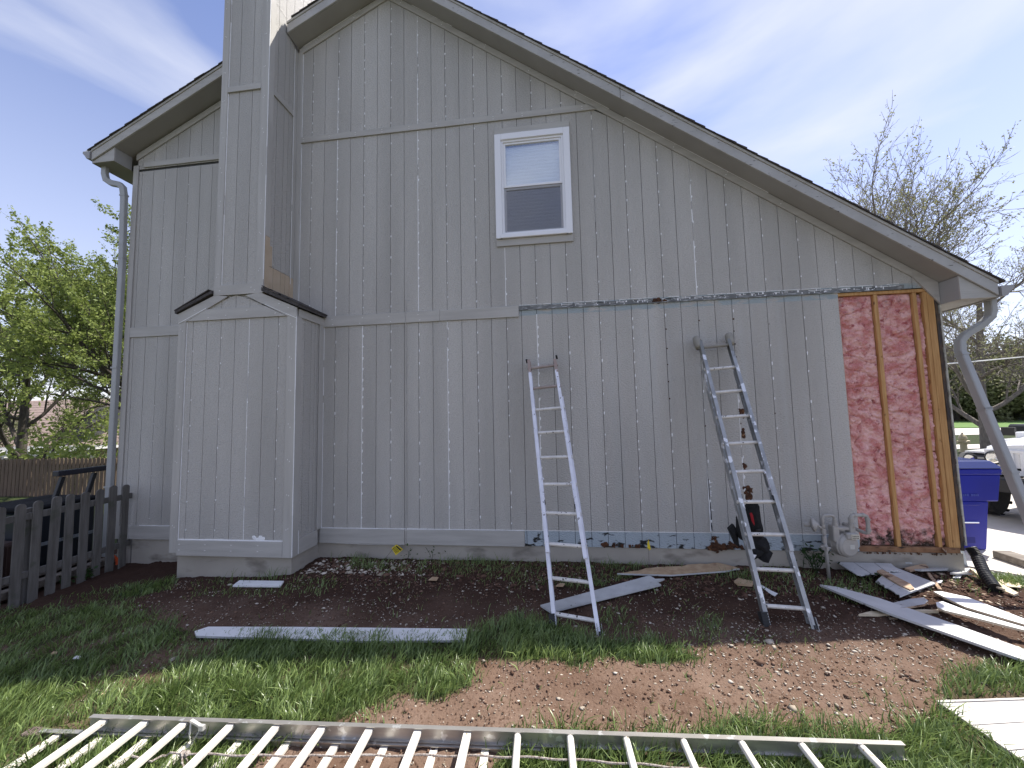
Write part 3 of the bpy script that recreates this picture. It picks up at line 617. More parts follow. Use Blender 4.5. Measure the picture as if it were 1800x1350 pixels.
def side_field(X, y0, y1, z0, z1, gs, mat=None):
    base = MB().box(X-.02, X-.011, y0, y1, z0, z1).build('siding_panel', GROOVE, H)
    e = [y0]+[g for g in gs if y0+.01 < g < y1-.01]+[y1]
    for a, b in zip(e[:-1], e[1:]): MB().box(X-.011, X, a+(GW if a != y0 else 0), b-(GW if b != y1 else 0), z0, z1).build('siding_board', mat or SID, base)
side_field(BX1, BY+.10, -.10, .0, 2.79, [-.40, -.26, -.18, -.13])
side_field(CX1, BY+.09, -.08, 3.52, 5.93, [-.40, -.26, -.17]); side_field(CX1, BY+.09, -.08, 6.02, 7.3, [-.40, -.26, -.17]); side_field(CX1, BY+.09, .5, 7.304, 9.4, [-.40, -.26, -.09, .1, .3])
side_field(CX1, BY+.09, -.08, 2.9, 3.515, [-.40, -.26, -.17], mat=TANP)
MB().box(CX1-.01, CX1+.0015, BY+.09, BY+.15, 3.52, 3.80).build('bare_patch', TANP, H, label='tan unpainted strip at the foot of the chimney side')
# chimney corner boards, left sides, core
for x0, x1, y0, y1, z0, z1, mt in (
    (BX0, BX0+.105, BY-.019, BY+.0, zS+.03, 2.83, TRIMV), (BX1-.105, BX1+.019, BY-.019, BY+.0, zS, 2.83, TRIMV),
    (BX1, BX1+.0185, BY+.0005, BY+.095, zS, 2.79, TRIMV), (BX1, BX1+.018, -.095, -.003, 0, 2.79, TRIMV),
    (CX0, CX0+.092, BY-.019, BY, 3.254, 9.4, TRIMV), (CX1-.092, CX1+.019, BY-.019, BY, 3.254, 9.4, TRIMV),
    (CX1, CX1+.0185, BY+.0005, BY+.088, 3.9, 9.4, TRIMV), (CX1, CX1+.018, -.088, -.021, 3.50, 7.0, TRIMV), (CX1, CX1+.0178, -.088, -.021, 3.0, 3.498, TANP), (CX1, CX1+.0175, BY+.0005, BY+.088, 3.0, 3.898, TANP)):
    MB().box(x0, x1, y0, y1, z0, z1).build('corner_board', mt, H, bevel=.002)
MB().box(BX0+.106, BX1-.106, BY-.022, BY-.0005, zS, -.001).build('skirt_board', TRIM, H, bevel=.003)
MB().box(BX1+.0005, BX1+.021, BY+.097, -.097, zS, 0).build('skirt_board', TRIM, H, bevel=.003)
MB().box(BX1+.0005, BX1+.021, BY+.03, -.003, 2.79, 2.895).build('band_board', TRIM, H, bevel=.002)
MB().box(CX1+.0005, CX1+.021, BY+.09, -.09, 5.93, 6.015).build('band_board', TRIM, H, bevel=.002)
MB().box(CX0+.093, CX1-.093, BY-.022, BY-.0005, 5.945, 6.022).build('band_board', TRIM, H, bevel=.002)
MB().box(CX0, CX1+.02, BY-.024, BY-.0005, 3.118, 3.254).build('band_board', TRIM, H, bevel=.002)
MB().prism([(BX0+.12, 2.80), (BX1-.12, 2.80), (-3.45, 2.945), (-4.29, 2.945)], BY-.021, BY-.0005).build('band_board', TRIM, H, bevel=.002)
MB().prism([(BX0-.005, 2.775), (BX0+.115, 2.80), (-3.985, 3.100), (-4.12, 3.117), (CX0, 3.117), (BX0-.005, 2.905)], BY-.023, BY-.0005).build('rake_board', TRIM, H)
MB().prism([(BX1+.022, 2.775), (BX1+.022, 2.90), (CX1, 3.117), (-3.60, 3.117), (-3.73, 3.100), (BX1-.115, 2.80)], BY-.023, BY-.0005).build('rake_board', TRIM, H)
MB().box(BX0+.01, BX1-.021, BY+.021, .02, zS, 2.80).build('chimney_core', SID, H)
MB().prism([(CX0+.01, 2.8), (CX1-.021, 2.8), (CX1-.021, 9.4), (CX0+.01, 9.4)], BY+.021, .018).build('chimney_core', SID, H)
MB().box(CX0+.01, CX1-.021, .018, .52, 7.31, 9.4).build('chimney_core', SID, H)
MB().box(BX0+.055, BX1-.03, BY+.05, .03, -1.0, zS-.003).build('foundation', CONC, H, label='concrete footing under the chimney box')
MB().prism([(BX0-.03, 2.905), (BX0-.03, 2.945), (CX0-.001, 3.185), (CX0-.001, 3.145)], BY-.05, .0).build('box_roof', SHING, H, label='black shingled slope left of the chimney')
MB().prism([(BX1+.06, 2.900), (CX1+.0205, 3.135), (CX1+.0205, 3.185), (BX1+.06, 2.94)], BY-.05, .0).build('box_roof', SHING, H, label='black shingled slope right of the chimney')
for k in range(4):
    x = BX1+.065-k*.12; z = 2.935+k*.12*.51
    MB().prism([(x, z), (x-.15, z+.0765), (x-.15, z+.088), (x, z+.014)], BY-.056, -.001).build('shingle_course', SHING, H)
    x = BX0-.035+k*.12; z = 2.938+k*.12*.51
    MB().prism([(x, z), (x, z+.014), (x+.13, z+.079), (x+.13, z+.068)], BY-.056, -.001).build('shingle_course', SHING, H)
bead(BX0+.109, .0, 2.79, Y=BY-.004, w=.008, gap=.02); bead(bg0+4*S, .0, 2.79, Y=BY-.002, w=.005, gap=.12, seed=3); bead(CX0+.097, 3.26, 5.94, Y=BY-.006, w=.009, gap=.02); bead(CX0+.097, 6.03, 9.3, Y=BY-.006, w=.010, gap=.02)
bead(BX1+.021, -.18, 2.79, Y=BY-.0215, w=.008, gap=.05); bead(CX1+.021, 3.3, 9.0, Y=BY-.0215, w=.006, gap=.25, seed=4)
hbead(BX0+.1, BX1-.1, .004, Y=BY-.006, w=.016, gap=0)
hbead(BX0, -4.29, 2.775, Y=BY-.026, slope=.46, w=.006, gap=.05); hbead(-3.45, BX1+.02, 2.965, Y=BY-.026, slope=-.46, w=.006, gap=.05)
for X, y, z0, z1 in ((CX1+.019, -.088, 3.4, 7.0), (BX1+.019, -.002, 0., 2.9), (BX1+.019, BY+.1, -.18, .1)):
    m = MB(); z = z0
    while z < z1: l = rr.uniform(.1, .3); m.box(X, X+.003, y-.004, y+.003, z, min(z+l, z1)); z += l+(.0 if rr.random() < .9 else .1)
    m.build('caulk_bead', CAULK, H)
for i, g in enumerate(gs_box):
    if i in (1, 3, 5, 7):
        z = .12
        while z < 2.7: add_dab(g+.004+.008*(i != 5), z, BY, .011+rr.uniform(0, .006)); z += rr.uniform(.22, .4)
for z in np.arange(.15, 2.7, .42):
    for x in (BX0+.04, BX0+.065, BX1-.06, BX1-.035): add_dab(x, z+rr.uniform(-.03, .03), BY-.0195, .009, .004)
for z in np.arange(3.4, 7.5, .48):
    for x in (CX0+.035, CX0+.055, CX1-.05, CX1-.03): add_dab(x, z+rr.uniform(-.05, .05), BY-.0195, .008, .004)
for x in np.arange(BX0+.15, BX1-.1, .36):
    for z in (-.05, -.12): add_dab(x, z, BY-.0225, .003, .014)
for x, z in ((-4.0, 2.85), (-3.7, 2.9), (-4.25, 2.83), (-3.3, 2.84), (-4.1, 3.18), (-3.65, 3.2), (-3.6, 3.16), (-4.45, 2.94), (-3.25, 2.96), (-3.12, 2.9)): add_dab(x, z, BY-.0245, .004, .012)
dab.build('nail_putty', CAULK, H, kind='stuff'); hole.build('rusty_nail_hole', ROT, H, kind='stuff')
m = MB()
for i in range(9): m.blob((bg0+5*S+rr.uniform(-.06, .06), BY-.001, .012+rr.uniform(0, .035)), rr.uniform(.012, .03), .4, 6, i, (1.3, .15, .8))
m.build('caulk_smear', CAULK, H)
# square service conduit painted over on the wall, a thin line in trim paint down the siding
MB().tube([(-1.803, -.0245, 3.1), (-1.803, -.0245, 2.9), (-1.803, -.026, 2.75), (-1.80, -.008, 2.6), (-1.80, -.008, .0), (-1.80, -.028, -.02), (-1.80, -.028, -.17), (-1.83, -.028, -.195), (-2.3, -.028, -.20), (-2.9, -.028, -.185)], .0042, 6).build('cable', TRIM, H, label='thin painted cable running down the siding')
# rotten patches
def rotpatch(pts, seed, name='rotten_wood', mat=None, Y=-.002):
    r = random.Random(seed); m = MB()
    for (x, z, rx, rz, n) in pts:
        for i in range(n):
            m.blob((x+r.uniform(-rx, rx), Y+r.uniform(-.004, .004), z+r.uniform(-rz, rz)), r.uniform(.010, .026), .5, 6, r.randint(0, 9999), (1, .5, 1.1))
    return m.build(name, mat or ROT, H, kind='stuff')
rotpatch([(2.06, -.12, .03, .10, 20), (2.16, -.165, .10, .03, 26), (2.28, -.135, .05, .04, 20), (2.05, -.16, .06, .03, 14), (2.42, -.16, .08, .015, 12)], 1)
rotpatch([(12*S+.03, 1.42, .02, .05, 10), (12*S+.03, 1.2, .008, .05, 8), (12*S+.02, .85, .006, .12, 6), (12*S+.04, .5, .045, .04, 16), (12*S+.05, .40, .025, .06, 14), (12*S+.06, .28, .03, .04, 14)], 2)
rotpatch([(1.545, 2.895, .05, .02, 16), (1.60, 2.88, .05, .008, 6)], 3)
rotpatch([(1.0, -.165, .25, .008, 14), (.75, -.15, .05, .012, 6)], 4)
m = MB(); r = random.Random(6); z = .03
while z < .62:                                # long split with a lifted lip beside a groove
    h = r.uniform(.03, .07); w = (.012 if z < .35 else .007)*r.uniform(.7, 1.3); m.box(10*S-w*.4, 10*S+w, -.0022, .006, z, z+h); z += h
m.build('split_in_siding', DARK, H)
m = MB(); z = .02
L_ = []; R2_ = []
while z < .95:
    f = 1-max(0, z-.55)/.4; L_.append((10*S-.012*f+r.uniform(-.002, .002), z)); R2_.append((10*S-.002+r.uniform(-.003, .003), z)); z += r.uniform(.03, .07)
for i in range(len(L_)-1):
    y0_ = -.014*(1-L_[i][1]); m.prism([L_[i], R2_[i], R2_[i+1], L_[i+1]], min(y0_, -.004), -.0022)
for k in range(7): z = r.uniform(.05, .6); m.prism([(10*S+.012, z), (10*S+r.uniform(.02, .05), z+r.uniform(-.01, .02)), (10*S+.015, z+.02)], -.009, -.002)
m.build('lifted_paint', BOARDW, H)

# ---- window
def window():
    Wd = lambda a, b, c, d, z0, z1, n, mt, p=H, bev=.002: MB().box(a, b, c, d, z0, z1).build(n, mt, p, bevel=bev)
    Wd(-.518, .512, -.021, -.0015, 5.338, 5.437, 'window_header', TRIM); Wd(-.512, .512, -.024, -.0015, 3.752, 3.846, 'window_sill_board', TRIM)
    w = MB(); x0, x1, z0, z1 = -.514, .511, 3.850, 5.335; t = .088
    w.box(x0, x0+t, -.052, .0, z0, z1); w.box(x1-t, x1, -.052, .0, z0, z1); w.box(x0+t, x1-t, -.052, .0, z1-t, z1); w.box(x0+t-.03, x1-t+.03, -.060, .0, z0, z0+.052)
    W = w.build('window', VINYL, H, bevel=.004, label='white vinyl double hung window with closed blinds')
    f = MB(); a0, a1, b0, b1 = x0+t, x1-t, z0+.052, z1-t
    f.box(a0, a0+.028, -.03, .02, b0, b1); f.box(a1-.028, a1, -.03, .02, b0, b1); f.box(a0+.028, a1-.028, -.03, .02, b1-.03, b1); f.box(a0+.028, a1-.028, -.034, .02, b0, b0+.03)
    f.build('frame', VINYL, W, bevel=.002)
    a0 += .028; a1 -= .028; b0 += .03; b1 -= .03; zm = 4.585
    for nm, u0, u1, yy in (('upper_sash', zm-.012, b1, -.016), ('lower_sash', b0, zm-.014, .000)):
        s_ = MB(); s_.box(a0, a0+.03, yy, yy+.03, u0, u1); s_.box(a1-.03, a1, yy, yy+.03, u0, u1); s_.box(a0+.03, a1-.03, yy, yy+.03, u1-.028, u1); s_.box(a0+.03, a1-.03, yy, yy+.03, u0, u0+.03); s_.build(nm, VINYL, W, bevel=.002)
    gm = bpy.data.materials.new('window_glass'); gm.use_nodes = True; t_ = gm.node_tree; t_.nodes.clear()
    o = t_.nodes.new('ShaderNodeOutputMaterial'); ms = t_.nodes.new('ShaderNodeMixShader'); gl = t_.nodes.new('ShaderNodeBsdfGlossy'); tr = t_.nodes.new('ShaderNodeBsdfTransparent'); fr0 = t_.nodes.new('ShaderNodeLayerWeight'); fr0.inputs[0].default_value = .5; fr = t_.nodes.new('ShaderNodeMapRange'); fr.inputs[3].default_value = .10; fr.inputs[4].default_value = .85; t_.links.new(fr0.outputs['Facing'], fr.inputs[0])
    gl.inputs['Roughness'].default_value = .03; gl.inputs[0].default_value = (1, 1, 1, 1); tr.inputs[0].default_value = (.95, .97, .98, 1)
    t_.links.new(fr.outputs[0], ms.inputs[0]); t_.links.new(tr.outputs[0], ms.inputs[1]); t_.links.new(gl.outputs[0], ms.inputs[2]); t_.links.new(ms.outputs[0], o.inputs[0])
    MB().box(a0+.028, a1-.028, .0, .004, zm+.016, b1-.026).build('pane', gm, W); MB().box(a0+.028, a1-.028, .016, .020, b0+.028, zm-.04).build('pane', gm, W)
    sc = bpy.data.materials.new('insect_screen'); sc.use_nodes = True; t_ = sc.node_tree; t_.nodes.clear(); o = t_.nodes.new('ShaderNodeOutputMaterial'); ms = t_.nodes.new('ShaderNodeMixShader'); df = t_.nodes.new('ShaderNodeBsdfDiffuse'); tr = t_.nodes.new('ShaderNodeBsdfTransparent'); df.inputs[0].default_value = (.20, .20, .22, 1); ms.inputs[0].default_value = .22
    t_.links.new(tr.outputs[0], ms.inputs[1]); t_.links.new(df.outputs[0], ms.inputs[2]); t_.links.new(ms.outputs[0], o.inputs[0])
    MB().box(a0+.005, a1-.005, -.012, -.0105, b0+.002, zm-.014).build('insect_screen', sc, W)
    z = b0+.01; 
    while z < b1-.06:
        MB().add([(a0+.012, .042, z), (a1-.012, .042, z), (a1-.012, .030, z+.024), (a0+.012, .030, z+.024), (a0+.012, .040, z+.046), (a1-.012, .040, z+.046), (a0+.012, .044, z), (a1-.012, .044, z), (a1-.012, .042, z+.046), (a0+.012, .042, z+.046)],
                 [(0, 1, 2, 3), (3, 2, 5, 4), (6, 9, 8, 7)]).build('blind_slat', BLIND, W, smooth=True)
        z += .0475
    MB().box(a0+.01, a1-.01, .045, .085, b1-.055, b1-.030).build('blind_head_rail', BLIND, W)
    MB().box(a0-.05, a1+.05, .09, .10, b0-.05, b1+.05).build('dark_room', DARK, W)
# opening in the siding behind the window: the casing stands proud, so cut by hand
for o in list(COL.objects):
    if o.name.startswith(('siding_board', 'siding_panel')) and o.type == 'MESH':
        L0 = LOC[o.name]; vs = [v.co+L0 for v in o.data.vertices]
        mn = [min(v[i] for v in vs) for i in range(3)]; mxx = [max(v[i] for v in vs) for i in range(3)]
        if mn[1] < -.1 or mn[0] > .44 or mxx[0] < -.44 or mn[2] > 5.2 or mxx[2] < 3.95: continue
        cut = MB().box(-.44, .44, -.05, .2, 3.90, 5.26).build('cutter', DARK, H)
        md = o.modifiers.new('opening', 'BOOLEAN'); md.object = cut; md.solver = 'EXACT'
        dg = bpy.context.evaluated_depsgraph_get(); me = bpy.data.meshes.new_from_object(o.evaluated_get(dg)); o.modifiers.clear(); o.data = me
        bpy.data.objects.remove(cut)
window()

# ---- roof: soffits, rake boards, shingles, eave boxes, gutters
def soffit():
    for (x0, x1) in ((XL-.42, CX0-.001), (CX1+.019, XP)):
        z0, z1 = RB(x0), RB(x1)
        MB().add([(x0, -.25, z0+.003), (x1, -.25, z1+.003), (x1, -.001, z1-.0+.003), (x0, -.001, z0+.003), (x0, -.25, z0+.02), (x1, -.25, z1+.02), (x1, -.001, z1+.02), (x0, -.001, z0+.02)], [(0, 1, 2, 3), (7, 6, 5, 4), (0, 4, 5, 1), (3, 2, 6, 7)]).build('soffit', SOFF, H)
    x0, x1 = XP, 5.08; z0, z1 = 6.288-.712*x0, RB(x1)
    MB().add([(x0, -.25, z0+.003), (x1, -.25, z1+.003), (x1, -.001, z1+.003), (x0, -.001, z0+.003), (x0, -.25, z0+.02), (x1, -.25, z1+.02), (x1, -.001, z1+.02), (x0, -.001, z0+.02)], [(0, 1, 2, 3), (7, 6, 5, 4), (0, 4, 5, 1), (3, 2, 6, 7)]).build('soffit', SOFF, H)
soffit()
def rake(x0, x1, c, sl, d0, d1, y0, y1, name, mat):
    MB().prism([(x0, c+sl*x0+d0), (x1, c+sl*x1+d0), (x1, c+sl*x1+d1), (x0, c+sl*x0+d1)], y0, y1).build(name, mat, H, bevel=.003)
for x0, x1, c, sl, mt in ((-6.66, CX0-.002, 8.83, .505, TRIM), (CX1+.02, XP-.06, 8.83, .505, RAKE), (XP-.06, 1.155, 6.288, -.712, RAKE), (1.16, 5.09, 6.288, -.712, RAKE)):
    if x0 == XP-.06: x0 = XP
    if x1 == XP-.06: x1 = XP
    rake(x0, x1, c, sl, 0, .132, -.272, -.2505, 'rake_board', mt); rake(x0-.0, x1+.0, c, sl, .133, .168, -.283, -.2505, 'drip_moulding', TRIM)
def deck(x0, x1, c, sl):
    MB().prism([(x0, c+sl*x0+.022), (x1, c+sl*x1+.022), (x1, c+sl*x1+.166), (x0, c+sl*x0+.166)], -.249, 9.3).build('roof_deck', SOFF, H)
deck(-6.64, CX0-.003, 8.83, .505); deck(CX1+.021, XP-.001, 8.83, .505); deck(XP+.001, 5.07, 6.288, -.712)
MB().prism([(CX0-.002, 8.83+.505*CX0+.022), (CX1+.02, 8.83+.505*CX1+.022), (CX1+.02, 8.83+.505*CX1+.17), (CX0-.002, 8.83+.505*CX0+.17)], .53, 9.3).build('roof_deck', SOFF, H)
def courses(c, sl, xa, xb, step):
    n = int(abs(xb-xa)/abs(step)); 
    for k in range(n+1):
        x = xa+step*k
        xe = x+step*1.25
        if (xe-XP)*(x-XP) < 0: xe = XP
        lo, hi = (x, c+sl*x+.168), (xe, c+sl*xe+.170); y0 = -.300+rnd.uniform(-.006, .006)
        if CX0-.15 < x < CX1+.05 and c > 8: y0 = .53
        o = MB().prism([lo, hi, (hi[0], hi[1]+.006), (lo[0], lo[1]+.020+rnd.uniform(-.003, .004))] if sl > 0 else [lo, (lo[0], lo[1]+.020+rnd.uniform(-.003, .004)), (hi[0], hi[1]+.006), hi], y0, 9.35).build('shingle_course', SHING, H)
courses(8.83, .505, -6.71, XP-.02, .127); courses(6.288, -.712, 5.135, XP+.02, -.115)
# eave boxes
m = MB().prism([(4.735, 2.650), (5.083, 2.650), (5.083, RB(5.083)-.002), (4.735, RB(4.735)-.002)], -.2495, -.235); m.build('eave_box_end', TRIM, H)
MB().box(4.735, 4.749, -.235, -.001, 2.650, RB(4.749)+.002).build('eave_box_side', SOFF, H)
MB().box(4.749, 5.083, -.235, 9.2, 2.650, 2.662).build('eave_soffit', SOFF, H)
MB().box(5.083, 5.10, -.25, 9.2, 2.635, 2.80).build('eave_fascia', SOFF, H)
MB().prism([(-6.655, RB(-6.655)-.002), (-6.655, 5.437), (-6.292, 5.437), (-6.292, RB(-6.292)-.002)], -.2495, -.235).build('eave_box_end', TRIM, H)
MB().box(-6.306, -6.292, -.235, -.001, 5.435, RB(-6.306)+.002).build('eave_box_side', SOFF, H)
MB().box(-6.655, -6.306, -.235, 9.2, 5.435, 5.447).build('eave_soffit', SOFF, H)
MB().box(-6.67, -6.655, -.25, 9.2, 5.43, 5.62).build('eave_fascia', SOFF, H)
def gutter(xa, sgn, z):
    prof = [(0, -.005), (.055, .0), (.085, .045), (.125, .085), (.125, .115), (.117, .115), (.117, .088), (.078, .05), (.05, .008), (.006, .006), (.006, .11), (0, .11)]
    m = MB(); P = [(xa+sgn*a, z+b) for a, b in prof]
    n = len(P); vs = [(p[0], -.285, p[1]) for p in P]+[(p[0], 9.2, p[1]) for p in P]
    fs = [(i, (i+1) % n, n+(i+1) % n, n+i) for i in range(n)]; m.add(vs, fs)
    outer = [(xa+sgn*a, z+b) for a, b in [(0, -.005), (.055, 0), (.085, .045), (.125, .085), (.125, .115), (0, .11)]]
    m.prism(outer, -.288, -.283)
    m.build('gutter', GUT, H)
GUT = M('gutter_paint', (.30, .29, .285), (.35, .34, .33), scale=3, rough=.4)
gutter(5.101, 1, 2.655); gutter(-6.671, -1, 5.49)
MB().box(-6.80, -6.66, -.282, -.24, 5.60, 5.612).box(-6.755, -6.70, -.28, -.25, 5.612, 5.63).build('gutter_strap', WHITE, H)
# left downspout, fixed to the house corner
def spout(name, pts, w, d, mat, parent=None, label=None):
    m = MB(); P = [Vector(p) for p in pts]; vs = []; fs = []
    for i, p in enumerate(P):
        t = (P[min(i+1, len(P)-1)]-P[max(i-1, 0)]).normalized(); sd = Vector((0, 1, 0)) if abs(t.y) < .9 else Vector((1, 0, 0)); a = t.cross(sd).normalized(); b = a.cross(t).normalized()
        c = .22
        for u, v in ((-1, -1+c), (-1+c, -1), (1-c, -1), (1, -1+c), (1, 1-c), (1-c, 1), (-1+c, 1), (-1, 1-c)): vs.append(p+a*u*w/2+b*v*d/2)
    for i in range(len(P)-1):
        for k in range(8): fs.append((i*8+k, i*8+(k+1) % 8, (i+1)*8+(k+1) % 8, (i+1)*8+k))
    fs += [tuple(range(7, -1, -1)), tuple((len(P)-1)*8+k for k in range(8))]
    m.add(vs, fs)
    for i in range(1, len(P)-1):                        # joint collars
        a_, b_ = P[i-1], P[i+1]
        if (P[i]-P[i-1]).length > .25 or (P[i+1]-P[i]).length > .25:
            t = (P[i+1]-P[i]).normalized() if (P[i+1]-P[i]).length > .25 else (P[i]-P[i-1]).normalized(); m.bar(P[i]-t*.012, P[i]+t*.012, w*1.09, d*1.09, (0, 1, 0) if abs(t.y) < .9 else (1, 0, 0))
    return m.build(name, mat, parent, label=label)
DSP = M('downspout_paint', (.33, .335, .325), (.37, .375, .365), scale=3, rough=.42, bump=.08)
spout('downspout', [(-6.60, -.13, 5.47), (-6.60, -.13, 5.33), (-6.575, -.125, 5.24), (-6.50, -.11, 5.185), (-6.36, -.10, 5.15), (-6.31, -.095, 5.10), (-6.295, -.085, 4.98), (-6.295, -.06, 4.0), (-6.295, -.06, -.42)], .085, .062, DSP, H, 'grey downspout running down the left corner')
for z in (4.2, 2.3, .55): MB().box(-6.35, -6.25, -.098, -.09, z, z+.025).build('strap', DSP, H)

# ---- opened corner: framing and insulation
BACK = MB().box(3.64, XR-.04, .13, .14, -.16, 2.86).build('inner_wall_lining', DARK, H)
def studp(x0, x1, z0=-.127, z1=2.818, y0=.004, y1=.12, nm='stud'): return MB().box(x0, x1, y0, y1, z0, z1).build(nm, STUD, H, bevel=.003)
studp(4.046, 4.090); studp(4.467, 4.508); studp(4.572, 4.612, nm='corner_post'); studp(4.614, 4.685, nm='corner_post', y0=.001)
studp(3.648, 3.664, y0=.008); MB().box(3.64, XR-.05, .003, .12, 2.820, 2.858).build('top_plate', STUD, H, bevel=.003)
MB().box(3.64, XR-.06, .0, .12, -.188, -.128).build('sill_plate', M('stained_sill', (.20, .10, .05), (.30, .17, .09), scale=9, rough=.9, bump=.6, c3=(.035, .022, .015), s3=9, st3=(1, 1, 3), lo3=.56, hi3=.66), H, bevel=.004)
m = MB(); z = -.16; r = random.Random(9)
while z < 2.80:
    h = r.uniform(.05, .16); m.box(4.686+r.uniform(0, .004), 4.722+r.uniform(-.006, .004), -.004+r.uniform(-.004, .004), .13, z, z+h); z += h
m.build('sheathing_edge', FELT, H); MB().box(4.724, 4.74, -.012, .14, -.10, 2.65).build('corner_trim_edge', M('peeled_trim', (.55, .54, .47), (.32, .30, .24), scale=6, stretch=(1, 1, 2), rough=.8), H)
def batt(x0, x1, z0, z1, seed, bulge=.02, dx=.0):
    nx, nz_ = max(5, int((x1-x0)/.009)), int((z1-z0)/.009); V = np.zeros((nz_+1, nx+1, 3))
    for j in range(nz_+1):
        for i in range(nx+1):
            u, v = i/nx, j/nz_; x, z = x0+(x1-x0)*u, z0+(z1-z0)*v
            e = min(1, min(u, 1-u)*8)*min(1, min(v, 1-v)*(z1-z0)*14); e = e**.5
            q = Vector((x*6+seed, z*6, seed*2.3)); n = mnoise.noise(q)*.6+mnoise.noise(q*2.7)*.45+mnoise.noise(q*6.5)*.40+mnoise.noise(q*14)*.25
            rid = abs(mnoise.noise(Vector((x*4.5+9, z*7, seed*1.1)))); crease = math.exp(-(rid/.045)**2)*.016
            V[j, i] = (x+dx*math.sin(z*6+seed)*.01, .045-e*(bulge+.042*n)+crease*1.5*e, z)
    I = np.arange((nx+1)*(nz_+1)).reshape(nz_+1, nx+1); F = np.stack([I[:-1, :-1], I[:-1, 1:], I[1:, 1:], I[1:, :-1]], -1).reshape(-1, 4)
    # back and rim so that the batt is solid
    V = V.reshape(-1, 3); o = np_mesh('insulation_batt', V, F, PINKM, parent=H)
    s_ = o.modifiers.new('thickness', 'SOLIDIFY'); s_.thickness = .06; s_.offset = -1; return o
batt(3.666, 4.045, .605, 2.818, 1.3); batt(3.666, 4.045, .42, .63, 2.7, .010); batt(3.666, 4.045, -.125, .455, 3.1, .028)
batt(4.091, 4.466, .585, 2.818, 4.9); batt(4.091, 4.466, -.125, .605, 6.2, .028)
batt(4.509, 4.570, .95, 2.80, 7.7, .016); batt(4.509, 4.57, .40, .94, 8.8, .018); batt(4.509, 4.57, -.12, .36, 9.9, .008)
m = MB()
for k in range(46): m.blob((3.64+r.uniform(.02, 1.0), -.004, -.20+r.uniform(-.006, .006)), r.uniform(.004, .012), .5, 5, k, (1, .6, 1))
for c, n in ((4.22, 9), (4.02, 3)):
    for k in range(n): m.blob((c+r.uniform(-.05, .05), .026, -.26+r.uniform(-.05, .05)), r.uniform(.015, .035), .5, 6, k, (1, .3, 1))
m.build('rotten_debris', ROT, H, kind='stuff')

# ------------------------------------------------------------------ right downspout, off its brackets
dsA = Vector((5.16, -.10, 2.66))
bot = Vector(onY(1830, 960, -.62))
ds = spout('loose_downspout', [dsA, (5.16, -.10, 2.53), (5.14, -.10, 2.46), (5.06, -.09, 2.38), (4.90, -.07, 2.27), (4.84, -.07, 2.20), (4.825, -.08, 2.08)]+[tuple(Vector((4.825, -.08, 2.08)).lerp(bot, t)) for t in (.02, .33, .335, .66, 1)], .066, .092, DSP)
rebase(ds, (5.16, -.10, gh(5.16, -.1))); tag(ds, 'grey downspout hanging loose and slanting away from the right house corner', 'downspout')

